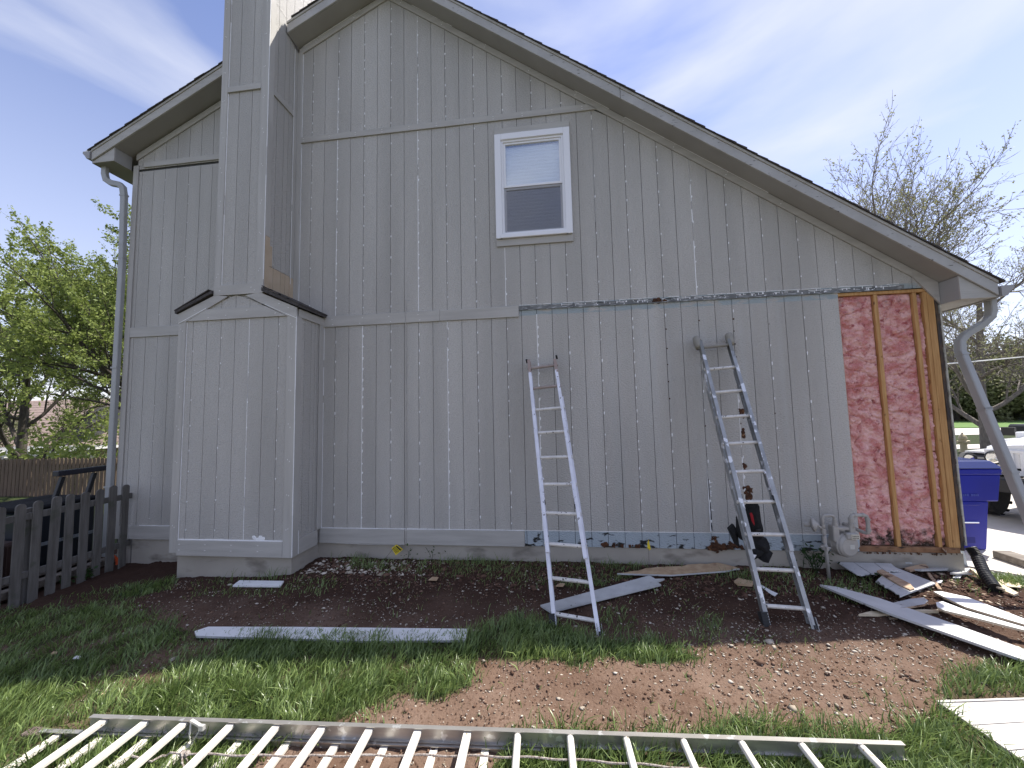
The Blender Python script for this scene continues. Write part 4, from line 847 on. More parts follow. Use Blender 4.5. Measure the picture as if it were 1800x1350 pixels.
# ------------------------------------------------------------------ ladders
def ladder(name, label, feetL, feetR, topL, topR, rail_w, rail_d, base_len, fly_from, mats, mitt=False, rung_mats=None, seed=0):
    fl, fr, tl, tr_ = map(Vector, (feetL, feetR, topL, topR)); T = thing(name, label, 'ladder', (fl+fr)/2)
    ax = ((tl+tr_)/2-(fl+fr)/2); Ln = ax.length; ax.normalize(); sd = ((fr-fl).normalized()+(tr_-tl).normalized()).normalized(); nrm = sd.cross(ax).normalized()
    if nrm.y > 0: nrm = -nrm                                   # towards the yard
    up = nrm
    def chan(a, b, w, d, inner):
        m = MB(); dd = (b-a).normalized(); s_ = dd.cross(up).normalized(); s_ = s_ if s_.dot(sd) > 0 else -s_
        m.bar(a, b, .005, d, up)                                # web
        for k in (-1, 1): m.bar(a+up*k*(d/2-.003)+s_*inner*w/2, b+up*k*(d/2-.003)+s_*inner*w/2, w, .006, up)
        return m
    for nm, lo, hi, off, inset in (('base_rail', 0, base_len, -.030, 0), ('fly_rail', fly_from, Ln, .030, .012)):
        for s, (a, b) in ((1, (fl, tl)), (-1, (fr, tr_))):
            d = (b-a).normalized(); A = a+d*lo+nrm*off+sd*s*inset; B = a+d*min(hi, (b-a).length)+nrm*off+sd*s*inset
            chan(A, B, rail_w, rail_d, s*1).build(nm, mats, T)
    r = random.Random(seed); n = 0; s0 = .105 if seed == 1 else .15
    while s0 < Ln-.03:
        for off, lo, hi, nm in ((.030, fly_from, Ln, 'rung'), (-.030, 0, base_len, 'rung')):
            if not (lo+.02 < s0 < hi-.02): continue
            if off < 0 and s0 > fly_from+.02 and s0 < base_len-.02 and seed == 2: s1 = s0
            t = s0/Ln; a = fl.lerp(tl, t)+nrm*off; b = fr.lerp(tr_, t)+nrm*off
            if off < 0 and fly_from < s0: continue
            mt = rung_mats(t) if rung_mats else RUNG
            m = MB(); m.tube([a, a.lerp(b, .5), b], .0185, 8); m.build(nm, mt, T)
        s0 += .3048
    # locks at the overlap
    for s, (a, b) in ((1, (fl, tl)), (-1, (fr, tr_))):
        d = (b-a).normalized(); c = a+d*(fly_from+.60)+nrm*.05+sd*s*.045
        m = MB(); m.bar(c+d*.14, c-d*.02, .012, .03, up); m.bar(c+d*.145, c+d*.125, .035, .03, up); m.bar(c-d*.02+nrm*.015, c-d*.02-nrm*.06, .012, .025, d)
        m.tube([c-d*.02, c-d*.07+nrm*.01, c-d*.12-nrm*.005], .006, 6); m.build('rung_lock', ALU, T)
        m = MB(); m.bar(c-d*.09, c-d*.135, .018, .02, up); m.build('lock_tip', RUB, T)
    # feet
    for s, (a, b), kd in ((1, (fl, tl), 0), (-1, (fr, tr_), 1)):
        d = (b-a).normalized(); c = a-nrm*.03
        m = MB()
        if kd == 0:
            m.bar(c+d*.10, c-d*.02, .05, rail_d+.02, up)
            for k in range(6): m.bar(c+d*(.10-k*.021)+nrm*(rail_d/2+.012), c+d*(.09-k*.021)+nrm*(rail_d/2+.012), .056, .01, up)
            m.build('foot', RUB, T)
        else:
            m.bar(c+d*.09+sd*.02, c-d*.02+sd*.02, .004, rail_d+.01, up); m.bar(c+d*.09-sd*.02, c-d*.02-sd*.02, .004, rail_d+.01, up); m.bar(c-d*.015-sd*.03, c-d*.015+sd*.03, rail_d+.03, .012, d)
            m.build('foot', ALUD, T); MB().bar(c+d*.03, c+d*.0, .03, rail_d, up).build('foot_pad', RUB, T)
    if mitt:
        for a, b in ((fl, tl), (fr, tr_)):
            d = (b-a).normalized(); c = b+nrm*.02
            m = MB(); P = [(-.08, .032, .046), (-.05, .038, .052), (.02, .046, .060), (.06, .044, .055), (.075, .036, .045)]; vs = []; fs = []
            for t, w, h in P:
                for k in range(10): q = 2*math.pi*k/10; vs.append(c+d*t+sd*w*math.cos(q)+nrm*(h*math.sin(q)))
            for i in range(len(P)-1):
                for k in range(10): fs.append((i*10+k, i*10+(k+1) % 10, (i+1)*10+(k+1) % 10, (i+1)*10+k))
            fs += [tuple(range(10))[::-1], tuple(40+k for k in range(10))]; m.add(vs, fs); m.build('rubber_mitt', MITT, T, smooth=True)
    else:
        for a, b in ((fl, tl), (fr, tr_)):
            d = (b-a).normalized(); MB().bar(b+nrm*.03-d*.01, b+nrm*.03+d*.012, .024, rail_d, up).build('end_cap', RUB, T)
    return T, ax, sd, nrm
def gpt(px, py, dz=0): g = G(px, py); return (g.x, g.y, g.z+dz)
l1L, l1R = gpt(972, 1101), gpt(1056, 1117); t1L, t1R = onY(927, 637, -.06), onY(979, 630, -.06)
ladder('leaning_ladder', 'whitish extension ladder with brown spattered top, leaning left of the other standing one', l1L, l1R, t1L, t1R, .034, .062, 2.45, .62,
       ALU1, rung_mats=lambda t: RUNGB if t > .76 else RUNG, seed=1)
l2L, l2R = gpt(1347, 1098), gpt(1434, 1106); t2L, t2R = onY(1225, 604, -.10), onY(1282, 598, -.10)
T2, ax2, sd2, nr2 = ladder('leaning_ladder', 'worn aluminium extension ladder with grey rubber mitts, a black tool bag hanging from it', l2L, l2R, t2L, t2R, .034, .080, 2.6, .62,
       ALUD, mitt=True, rung_mats=lambda t: MITT if t > .88 else RUNG, seed=2)

# lying extension ladder in the foreground
def lying():
    zt = -.385; A = Vector(onZ(160, 1258, zt)); B = Vector(onZ(1588, 1306, zt)); d = (B-A).normalized(); n = Vector((d.y, -d.x, 0)); W = .42
    T = thing('lying_ladder', 'long aluminium extension ladder lying flat on the lawn in the foreground', 'ladder', (A.x, A.y, gh(A.x, A.y)))
    def rail(a, b, z1, hgt, nm):
        m = MB(); up = Vector((0, 0, 1)); zc = z1-hgt/2
        for k, w_ in ((1, .030), (-1, .030)): m.bar((a.x, a.y, z1-.002 if k > 0 else z1-hgt+.002), (b.x, b.y, z1-.002 if k > 0 else z1-hgt+.002), w_, .004, up)
        m.bar((a.x, a.y, zc), (b.x, b.y, zc), .006, hgt-.004, up); m.build(nm, ALUR, T)
    hN = .080; z2 = zt-hN-.004
    ins = .018
    for off in (0, W): rail(A+n*off, B+n*off, zt, hN, 'fly_rail')
    xs = [185, 257, 325, 407, 487, 567, 650, 735, 822, 910, 1002, 1100, 1200, 1302, 1407, 1512]
    L_ = (B-A).length
    for i, px in enumerate(xs):
        p = A+d*(.10+(L_-.29)/15*i) if False else Vector(onZ(px, 1258+(px-160)*.0336+4, zt-.012)); s = (p-A).dot(d)
        p = A+d*s
        m = MB(); a = p+n*.006; b = p+n*(W-.006); last = i >= 14
        m.bar((a.x, a.y, zt-.024), (b.x, b.y, zt-.024), .046, .022, (0, 0, 1)) if i < 9 else m.tube([(a.x, a.y, zt-.024), (b.x, b.y, zt-.024)], .021, 8)
        m.build('rung', RUNGC if i > 0 else RUNGC, T, bevel=.002)
    # lower section, pushed out to the left
    a0 = A-d*.32; b0 = A+d*2.9
    for off in (ins, W-ins): rail(a0+n*off, b0+n*off, z2, hN, 'base_rail')
    s = -.19
    while s < 2.85:
        p = A+d*s; a = p+n*(ins+.006); b = p+n*(W-ins-.006); MB().bar((a.x, a.y, z2-.024), (b.x, b.y, z2-.024), .046, .022, (0, 0, 1)).build('rung', RUNGC, T, bevel=.002); s += .3048
    for off in (ins, W-ins):
        c = a0+n*off-d*.04; m = MB(); m.bar((c.x+d.x*.06, c.y+d.y*.06, z2-.02), (c.x-d.x*.05, c.y-d.y*.05, z2-.03), .06, .03)
        for k in range(5): q = c-d*(.05-k*.02); m.bar(q+Vector((0, 0, z2-.01-c.z)), q-d*.009+Vector((0, 0, z2-.01-c.z)), .064, .012)
        m.build('foot', M('dirty_rubber_foot', (.12, .09, .075), (.20, .16, .14), scale=30, rough=.9), T)
    # catch
    q = Vector(onZ(340, 1272, zt)); s = (q-A).dot(d); q = A+d*s+n*.02; m = MB()
    m.bar((q.x-.03, q.y, zt+.006), (q.x+.08, q.y-.03, zt-.004), .018, .012); m.tube([(q.x-.03, q.y, zt), (q.x-.02, q.y-.02, zt-.07), (q.x+.0, q.y-.02, zt-.12)], .005, 6); m.tube([(q.x+.07, q.y-.03, zt-.01), (q.x+.03, q.y-.03, zt-.07), (q.x+.0, q.y-.02, zt-.12)], .004, 6); m.box(q.x+.06, q.x+.09, q.y-.04, q.y-.02, zt-.02, zt+.008)
    m.build('rung_lock', ALUB, T)
    # rope through the rungs (tied on, but it could be lifted off: a thing)
    pts = []; s0 = (Vector(onZ(245, 1308, zt))-A).dot(d)
    s = s0; k = 0
    while s < 3.9:
        o = .17+.03*math.sin(s*1.7)+(.04 if s < s0+.15 else 0); zz = zt-.030-.028*sst((s-s0)/.12)+.004*math.sin(s*20.6)+(0.022 if s > s0+.2 else 0); p = A+d*s+n*o; pts.append((p.x, p.y, zz)); s += .025
    m = MB(); m.tube(pts, .0055, 6)
    for c in (3, 11, 12): p = Vector(pts[c]); m.blob(tuple(p), .018, .3, 7, c)
    p = Vector(pts[11]); m.tube([p, p+Vector((.01, .02, -.05)), p+Vector((.0, .01, -.11))], .006, 6); m.tube([p, p+Vector((.03, -.03, -.02)), p+Vector((.10, -.06, -.06)), p+Vector((.16, -.12, -.09))], .0055, 6)
    o = m.build('rope', ROPE); tag(o, 'frayed thin rope strung along the rungs of the lying ladder', 'rope'); rebase(o, pts[0])
lying()

# ------------------------------------------------------------------ tool bag on the second ladder
def bag():
    c = onY(1325, 905, -.60); T = thing('tool_bag', 'black fabric tool bag with a red stripe hanging from the mitted ladder', 'tool bag', (c[0], c[1], gh(c[0], c[1])))
    def Pp(px, py, Y): return Vector(onY(px, py, Y))
    def slab(pts, Y, th, name, mat):
        f = [Pp(x, y, Y) for x, y in pts]; n = len(f); vs = f+[Vector((p.x, p.y+th, p.z)) for p in f]; m = MB()
        cen = sum(f, Vector())/n; cf = cen-Vector((0, th*.4, 0)); cbk = cen+Vector((0, th*1.4, 0)); vs += [cf, cbk]
        fs = [(i, 2*n, (i+1) % n) for i in range(n)]+[(n+(i+1) % n, 2*n+1, n+i) for i in range(n)]+[(i, (i+1) % n, n+(i+1) % n, n+i) for i in range(n)]
        m.add(vs, fs); o = m.build(name, mat, T); return o
    slab([(1313, 890), (1318, 882), (1330, 882), (1335, 890), (1338, 915), (1342, 935), (1335, 940), (1322, 930), (1316, 905)], -.62, .05, 'strap', FAB)
    slab([(1317, 898), (1308, 906), (1300, 912), (1300, 935), (1305, 950), (1340, 948), (1342, 930), (1335, 905)], -.58, .09, 'pouch', FAB)
    slab([(1281, 930), (1290, 922), (1296, 932), (1300, 962), (1294, 958)], -.50, .05, 'flap', FAB)
    slab([(1318, 902), (1324, 900), (1327, 918), (1326, 924), (1321, 915)], -.63, .01, 'red_stripe', RED)
    slab([(1316, 948), (1347, 946), (1352, 955), (1354, 964), (1350, 972), (1330, 970), (1318, 962)], -.52, .08, 'pouch', FAB)
    slab([(1317, 962), (1332, 958), (1345, 970), (1338, 978), (1326, 984), (1318, 980)], -.52, .06, 'pouch', FAB)
    slab([(1343, 968), (1350, 965), (1359, 972), (1351, 990), (1342, 988), (1336, 984)], -.50, .05, 'phone_pocket', FAB)
    slab([(1322, 974), (1330, 976), (1325, 984), (1320, 990)], -.56, .01, 'loose_tag', VINYL)
    slab([(1329, 931), (1338, 930), (1337, 934), (1330, 936)], -.64, .01, 'buckle', BLACKP)
bag()

# ------------------------------------------------------------------ gas meter
def meter():
    Y = -.26
    def P(px, py, y=Y): return Vector(onY(px, py, y))
    g = P(1452, 1005); T = thing('gas_meter', 'grey painted gas meter with round body and looped pipes beside the open corner', 'gas meter', (g.x, Y, gh(g.x, Y)))
    def cr(px, py): return 1390+px/9, 870+py/9
    def pipe(pts, r, nm='pipe', n=12): 
        m = MB(); Q = []
        for i, p in enumerate(pts):
            p = Vector(p)
            if 0 < i < len(pts)-1:
                a = (Vector(pts[i-1])-p); b = (Vector(pts[i+1])-p); k = min(.045, a.length*.45, b.length*.45)
                for t in (0, .25, .5, .75, 1): A = p+a.normalized()*k; B = p+b.normalized()*k; Q.append((A.lerp(p, t)).lerp(p.lerp(B, t), t))
            else: Q.append(p)
        m.tube(Q, r, n); return m.build(nm, METER, T, smooth=True)
    def ring(p, r, h, ax=(0, 0, 1), nm='coupling', n=12): MB().lathe(p, [(r*.96, -h/2), (r, -h/2+.003), (r, h/2-.003), (r*.96, h/2)], ax, n).build(nm, METER, T)
    # riser
    base = P(1455, 1012); base.z = gh(base.x, Y)-.02; v = P(*cr(515, 560)); top = P(*cr(508, 320)); in2 = P(*cr(700, 325)); mtl = P(*cr(702, 480))
    base.x = v.x+.02
    pipe([base, Vector((v.x+.006, Y, v.z)), ], .0165, 'riser_pipe'); pipe([v, Vector((v.x, Y, top.z)), Vector((mtl.x, Y, top.z)), mtl], .0165, 'inlet_pipe')
    ring((v.x, Y, v.z-.01), .024, .06); ring((v.x, Y, v.z+.05), .021, .03); ring((v.x+.003, Y, v.z-.10), .022, .06); ring(P(*cr(540, 830)), .03, .05, nm='shutoff_valve')
    m = MB(); q = P(*cr(540, 830)); m.tube([q+Vector((-.05, -.01, .012)), q, q+Vector((.05, -.02, -.004))], .012, 8); m.box(q.x-.012, q.x+.012, q.y-.05, q.y-.02, q.z-.02, q.z+.02); m.build('valve_handle', METER, T)
    ring(Vector((mtl.x, Y, mtl.z+.045)), .021, .045); ring(Vector((mtl.x, Y, mtl.z+.01)), .027, .03)
    # regulator
    c = P(*cr(355, 470)); ax = Vector((.82, -.45, .12)).normalized()
    MB().lathe(c, [(.02, -.085), (.022, -.08), (.024, -.03), (.045, -.022), (.068, -.012), (.073, -.006), (.073, .004), (.068, .008), (.060, .02), (.03, .032), (.02, .05)], ax, 24).build('regulator', METER, T, smooth=False)
    pipe([c+ax*.03, v.lerp(Vector((v.x, Y, v.z+.02)), .5)], .014)
    # outlet
    o0 = P(*cr(958, 480)); o1 = P(*cr(958, 318)); o2 = P(*cr(1208, 318)); o3 = P(*cr(1218, 625)); o4 = Vector((P(*cr(1040, 560)).x, -.05, o3.z+.06))
    pipe([o0, Vector((o0.x, Y, o1.z)), Vector((o2.x, Y, o1.z)), Vector((o2.x, Y, o3.z)), o4], .019, 'outlet_pipe')
    for p, ax_ in ((Vector((o0.x, Y, o1.z-.04)), (0, 0, 1)), (Vector((o0.x+.045, Y, o1.z)), (1, 0, 0)), (Vector((o2.x-.045, Y, o1.z)), (1, 0, 0)), (Vector((o2.x, Y, o1.z-.045)), (0, 0, 1)), (Vector((o2.x, Y, o3.z+.045)), (0, 0, 1))): ring(p, .025, .022, ax_)
    ring(Vector((o0.x, Y, o0.z+.01)), .029, .03); ring(Vector((o0.x, Y, o0.z+.045)), .022, .04)
    # body
    bc = P(*cr(900, 800)); bx = (mtl.x+o0.x)/2
    d = Vector((.30, -1, 0)).normalized(); bc = Vector((bx+.02, Y+.05, P(*cr(900, 800)).z))
    MB().lathe(bc, [(.09, -.095), (.118, -.085), (.127, -.07), (.127, -.045), (.135, -.04), (.135, -.03), (.128, -.026), (.128, .02), (.136, .025), (.136, .037), (.128, .042), (.122, .06), (.10, .078), (.03, .084)], d, 32).build('meter_body', METER, T)
    m = MB(); m.box(mtl.x-.035, mtl.x+.03, Y-.02, Y+.07, bc.z+.04, mtl.z-.005); m.box(o0.x-.03, o0.x+.03, Y-.02, Y+.07, bc.z+.06, o0.z); m.box(mtl.x, o0.x, Y-.01, Y+.06, o0.z-.055, o0.z-.02); m.build('meter_head', METER, T, bevel=.008)
    ic = bc+d*.07+Vector((.03, 0, .112)); MB().box(ic.x-.075, ic.x+.05, ic.y-.03, ic.y+.05, ic.z-.036, ic.z+.03).build('index_box', METER, T, bevel=.01)
    MB().box(ic.x-.028, ic.x+.052, ic.y-.036, ic.y-.030, ic.z-.030, ic.z+.020).build('index_plate', BEIGE, T)
    m = MB()
    for k in range(5):
        for j in range(2): m.box(ic.x-.020+k*.013, ic.x-.013+k*.013, ic.y-.038, ic.y-.0365, ic.z-.022+j*.020, ic.z-.012+j*.020)
    m.build('index_digits', DARK, T)
    pc = bc+d*.084; MB().box(pc.x-.02, pc.x+.032, pc.y-.004, pc.y+.004, pc.z-.03, pc.z+.018).build('data_plate', M('meter_tag', (.5, .49, .45), rough=.5), T)
meter()

# ------------------------------------------------------------------ boards and debris lying about
def flatboard(name, label, pix, th=.018, mat=BOARDF, dz=.02, cat='board', grooves=None, tilt=None, group=None, jag=0, seed=0, zs=None, edge=None):
    """outline given where its corners lie on the ground; a real board with thickness, a little off the soil"""
    r = random.Random(seed); P = []
    n0 = len(pix)
    for i, (px, py) in enumerate(pix):
        z = dz if zs is None else zs[i]
        g = G(px, py, z); P.append(Vector((g.x, g.y, g.z+z)))
    if zs is None:                                             # lie on one plane
        c = sum(P, Vector())/n0; A = np.array([[p.x-c.x, p.y-c.y, 1] for p in P]); sol = np.linalg.lstsq(A, np.array([p.z for p in P]), rcond=None)[0]
        for p in P: p.z = max(sol[0]*(p.x-c.x)+sol[1]*(p.y-c.y)+sol[2], p.z)
        k = max(p.z-(sol[0]*(p.x-c.x)+sol[1]*(p.y-c.y)+sol[2]) for p in P)
        for p in P: p.z = sol[0]*(p.x-c.x)+sol[1]*(p.y-c.y)+sol[2]+k*.6
    if jag:
        Q = []
        for i in range(n0):
            a, b = P[i], P[(i+1) % n0]; Q.append(a); L_ = (b-a).length; k = int(L_/.05)
            if i in jag:
                nn = Vector((-(b-a).y, (b-a).x, 0)).normalized()
                for j in range(1, k): Q.append(a.lerp(b, j/k)+nn*r.uniform(-.018, .018))
        P = Q
    n = len(P); m = MB(); m.add([tuple(p) for p in P], [tuple(range(n))]); k0 = len(m.v)
    m.add([tuple(p) for p in P]+[(p.x, p.y, p.z-th) for p in P], [])
    m.f += [(k0+i, k0+n+i, k0+n+(i+1) % n, k0+(i+1) % n) for i in range(n)]+[tuple(k0+n+i for i in range(n))[::-1]]; m.m += [1]*(n+1)
    o = m.build(name, [mat, edge or mat]); rebase(o, (P[0].x, P[0].y, P[0].z-th)); tag(o, label, cat, group)
    return o, P
flatboard('loose_board', 'long light grey board lying half sunk in grass, pointed at its left end', [(342, 1110), (366, 1101), (520, 1103), (822, 1106), (818, 1126), (640, 1126), (470, 1122), (345, 1119)], mat=BOARDW, dz=.035, edge=BOARDF)
flatboard('loose_board', 'small light board on the ground at the foot of the chimney box', [(421, 1020), (499, 1021), (493, 1030), (409, 1029)], mat=BOARDW, dz=.03)
flatboard('loose_board', 'flat grey board under the whitish standing ladder, broken at its right end', [(950, 1063), (1142, 1012), (1152, 1018), (1168, 1017), (1154, 1023), (1162, 1027), (968, 1076)], mat=BOARDF, dz=.05, edge=BOARDF)
flatboard('rotten_panel', 'orange brown rotten panel lying face up against the foundation', [(1085, 1008), (1150, 998), (1262, 989), (1300, 1000), (1270, 1004), (1180, 1010), (1150, 1010)], mat=OSB, dz=.05, jag=(0, 1, 2, 3), seed=4, edge=BOARDF, cat='wood panel')
flatboard('wood_scrap', 'tan wood scrap behind the left foot of the mitted ladder', [(1290, 1021), (1298, 1016), (1325, 1022), (1322, 1028), (1296, 1027)], mat=OSB, dz=.03, cat='wood scrap')
flatboard('paint_shard', 'thin white shard on dark soil between the feet of the mitted ladder', [(1329, 1024), (1335, 1026), (1358, 1039), (1367, 1043), (1362, 1048), (1353, 1043)], th=.004, mat=BOARDW, dz=.02, cat='shard')
flatboard('loose_board', 'long trim plank from the gas meter to the right edge, slant cut at its left', [(1441, 1028), (1470, 1040), (1560, 1076), (1800, 1160), (1900, 1196), (1930, 1185), (1800, 1141), (1640, 1084), (1545, 1052), (1470, 1031)], mat=BOARDM, dz=.07, th=.02, edge=BOARDF)
def gpanel(label, pix, divs, seed, dz, jag=()):
    """torn piece of grooved siding: a base and its boards"""
    a, b, c, d = [G(px, py, dz)+Vector((0, 0, dz)) for px, py in pix]     # a-b far edge, d-c near edge
    T = thing('torn_siding', label, 'siding panel', (a.x, a.y, a.z-.03), 'torn pieces of grooved siding by the corner'); r = random.Random(seed); n = len(divs)-1
    for i in range(n):
        u0, u1 = divs[i]+.008*(i > 0), divs[i+1]-.008*(i < n-1); pts = []
        A, B, C_, D = a.lerp(b, u0), a.lerp(b, u1), d.lerp(c, u1), d.lerp(c, u0)
        pts = [A, B]; k = 5
        for j in range(k+1):
            p = C_.lerp(D, j/k); q = B.lerp(A, j/k); pts.append(p+(p-q).normalized()*r.uniform(-.035, .015)*(1 if jag else .1))
        m = MB(); nn = len(pts); m.add(pts+[p-Vector((0, 0, .011)) for p in pts], [tuple(range(nn))[::-1], tuple(range(nn, 2*nn))]+[(i_, nn+i_, nn+(i_+1) % nn, (i_+1) % nn) for i_ in range(nn)]); m.build('siding_board', BOARDF, T)
    e = Vector((0, 0, .012)); m = MB(); lo = [a.lerp(c, .03)-e, b.lerp(d, .03)-e, c.lerp(a, .06)-e, d.lerp(b, .06)-e]
    m.add(lo+[p-Vector((0, 0, .006)) for p in lo], [(3, 2, 1, 0), (4, 5, 6, 7), (0, 1, 5, 4), (1, 2, 6, 5), (2, 3, 7, 6), (3, 0, 4, 7)]); m.build('panel_back', GROOVE, T)
gpanel('torn grooved siding piece lying just below the gas meter', [(1471, 988), (1566, 990), (1580, 1003), (1510, 1012)], [0, .32, .70, 1], 3, .09, (1,))
gpanel('larger torn siding piece with two grooves, splintered brown strip across it', [(1572, 996), (1645, 1025), (1585, 1047), (1539, 1022)], [0, 1], 5, .06, ())
gpanel('middle torn siding piece overlapped by the splintered brown strip', [(1560, 1003), (1612, 1036), (1583, 1048), (1540, 1021)], [0, .5, 1], 8, .10, (1,))
flatboard('wood_splinter', 'splintered brown strip lying across the torn grey siding', [(1541, 1003), (1550, 1001), (1600, 1026), (1607, 1034), (1600, 1037), (1580, 1028)], mat=SPLIT, dz=.12, cat='wood strip')
flatboard('broken_board', 'broken grey and brown board end crossing behind the long plank', [(1550, 1064), (1600, 1053), (1624, 1050), (1632, 1056), (1625, 1062), (1566, 1072)], mat=BOARDF, dz=.06, edge=SPLIT)
flatboard('wood_splinter', 'narrow pale splinter poking out under the long plank', [(1509, 1080), (1540, 1074), (1600, 1072), (1650, 1071), (1650, 1075), (1600, 1077), (1545, 1081)], mat=PALE, dz=.02, cat='wood strip', jag=(0,), seed=5)
flatboard('loose_board', 'sunlit white board, peeled along its lower edge, at the right edge of the yard', [(1645, 1059), (1657, 1057), (1700, 1073), (1800, 1105), (1900, 1136), (1880, 1146), (1800, 1105+6), (1700, 1084), (1660, 1074), (1648, 1068)], mat=BOARDW, dz=.08, edge=PALE)
flatboard('loose_board', 'sunlit white board with a pointed left tip behind the peeled one', [(1641, 1040), (1655, 1040), (1700, 1050), (1800, 1088), (1900, 1125), (1890, 1135), (1800, 1098), (1696, 1066), (1670, 1056)], mat=BOARDW, dz=.05, edge=PALE)
flatboard('loose_board', 'grey board lying along the foundation under the open corner', [(1525, 985), (1600, 986), (1665, 989), (1668, 994), (1600, 993), (1528, 989)], mat=BOARDF, dz=.05)
flatboard('wood_splinter', 'brown split strip lying near the foundation behind the torn siding', [(1590, 998), (1625, 990), (1632, 996), (1600, 1003)], mat=SPLIT, dz=.06, cat='wood strip')
flatboard('wood_splinter', 'grey weathered strip in front of the foundation near the black pipe', [(1605, 1003), (1640, 996), (1676, 996), (1664, 1003), (1620, 1007)], mat=BOARDF, dz=.04, cat='wood strip')
flatboard('broken_board', 'pale flaked piece with white face catching the sun', [(1670, 1008), (1688, 999), (1706, 1001), (1698, 1005), (1709, 1009), (1682, 1012)], mat=BOARDM, dz=.05)
flatboard('broken_board', 'blue grey slab leaning on the foundation beside the black pipe', [(1663, 967), (1694, 968), (1702, 996), (1681, 998)], mat=M('blue_grey_board', (.26, .30, .31), (.32, .35, .36), scale=6, rough=.7), dz=.1, zs=[.24, .24, .04, .04], edge=SPLIT)
flatboard('wood_splinter', 'tan splintered piece resting above the blue grey slab', [(1656, 963), (1690, 960), (1690, 966), (1662, 971)], mat=SPLIT, dz=.2, zs=[.26, .26, .24, .24], cat='wood strip', jag=(2,), seed=7)
flatboard('wood_splinter', 'long pale stick running beside the corrugated black pipe', [(1705, 1003), (1712, 1003), (1745, 1020), (1768, 1042), (1755, 1038), (1735, 1026)], mat=PALE, dz=.04, cat='wood strip')
flatboard('wood_splinter', 'pale stick crossing under the first beside the pipe, nearer the yard', [(1740, 1018), (1748, 1018), (1790, 1042), (1782, 1046), (1760, 1036)], mat=PALE, dz=.03, cat='wood strip')
flatboard('broken_board', 'yellowish sunlit flake of wood lying flat at the right edge', [(1755, 1019), (1775, 1018), (1800, 1030), (1795, 1034), (1772, 1033)], mat=PALE, dz=.02, th=.006, jag=(0, 2), seed=9)
flatboard('broken_board', 'reddish brown pointed shard standing behind the torn siding', [(1627, 1004), (1634, 1006), (1650, 1028), (1656, 1036), (1648, 1034)], mat=SPLIT, dz=.03, cat='wood strip')
for px, py, s, lab in ((1128, 1021, 10, 'flat tan chip on soil right of the whitish ladder, near the broken board end'), (762, 1017, 9, 'pinkish tan wood chip lying in weeds near the foundation'), (985, 1028, 8, 'small tan chip on dark soil between the whitish ladder rails'), (1650, 1022, 7, 'small pale chip beside the sunlit weeds'), (1683, 1013, 8, 'thin white flake just below the pale flaked piece'), (135, 1155, 7, 'pale stone-like chip lying in the shaded left lawn'), (95, 1147, 6, 'brown chip lying in the shaded left lawn'), (180, 1220, 6, 'pinkish leaf lying on the sunlit left lawn')):
    flatboard('wood_chip', lab, [(px-s, py+2), (px-s*.2, py-s*.35), (px+s, py-s*.3), (px+s*.6, py+s*.3)], th=.008, mat=OSB if 'tan' in lab or 'brown' in lab or 'pink' in lab else BOARDW, dz=.035, cat='wood chip')
# white grooved sheet at the lower right
def white_sheet():
    a, b, c, d = [G(px, py, .03)+Vector((0, 0, .03)) for px, py in ((1646, 1232), (1960, 1222), (2100, 1330), (1850, 1372))]
    T = thing('siding_sheet', 'white sunlit siding sheet lying on the grass in the lower right corner', 'siding panel', a)
    ds_ = [0, .035, .36, .68, 1.0]
    for i in range(4):
        u0, u1 = ds_[i]+(.006 if i else 0), ds_[i+1]-.006; z = Vector((0, 0, .004 if i == 0 else 0))
        P = [a.lerp(d, u0)+z, b.lerp(c, u0)+z, b.lerp(c, u1)+z, a.lerp(d, u1)+z]; m = MB(); m.add(P+[p-Vector((0, 0, .014)) for p in P], [(3, 2, 1, 0), (4, 5, 6, 7), (0, 1, 5, 4), (1, 2, 6, 5), (2, 3, 7, 6), (3, 0, 4, 7)]); m.build('siding_board', SHEETM, T)
    P = [p-Vector((0, 0, .0145)) for p in (a, b, c, d)]; m = MB(); m.add(P+[p-Vector((0, 0, .006)) for p in P], [(3, 2, 1, 0), (4, 5, 6, 7), (0, 1, 5, 4), (1, 2, 6, 5), (2, 3, 7, 6), (3, 0, 4, 7)]); m.build('panel_back', GROOVE, T)
white_sheet()

# ------------------------------------------------------------------ flags, black pipe, timber block
def flag(px, py, Y, base, pts, mat, label, name='marker_flag', marks=False):
    P = [Vector(onY(x, y, Y)) for x, y in pts]; T = thing(name, label, 'marker flag', base)
    m = MB(); c = P[0]; m.tube([base, c], .0022, 5); m.build('wire', WIRE, T)
    m = MB(); n = len(P); m.add([p+Vector((0, .004*((i % 2)*2-1), 0)) for i, p in enumerate(P)]+[p+Vector((0, .004*((i % 2)*2-1)+.002, 0)) for i, p in enumerate(P)], [tuple(range(n)), tuple(range(2*n-1, n-1, -1))]+[(i, n+i, n+(i+1) % n, (i+1) % n) for i in range(n)]); m.build('flag', mat, T)
    if marks:
        a, b, c_, d = P[:4]; m = MB(); r = random.Random(3)
        def q(u, v): p = (a.lerp(b, u)).lerp(d.lerp(c_, u), v); return p+Vector((0, -.007, 0))
        m.add([q(.12, .08), q(.92, .08), q(.92, .27), q(.12, .27)], [(0, 1, 2, 3)])
        for row in range(4):
            u = .12
            while u < .85:
                w = r.uniform(.04, .14); v = .36+row*.14; m.add([q(u, v), q(u+w, v), q(u+w, v+.07), q(u, v+.07)], [(0, 1, 2, 3)]); u += w+.035
        m.build('print', BLACKP, T)
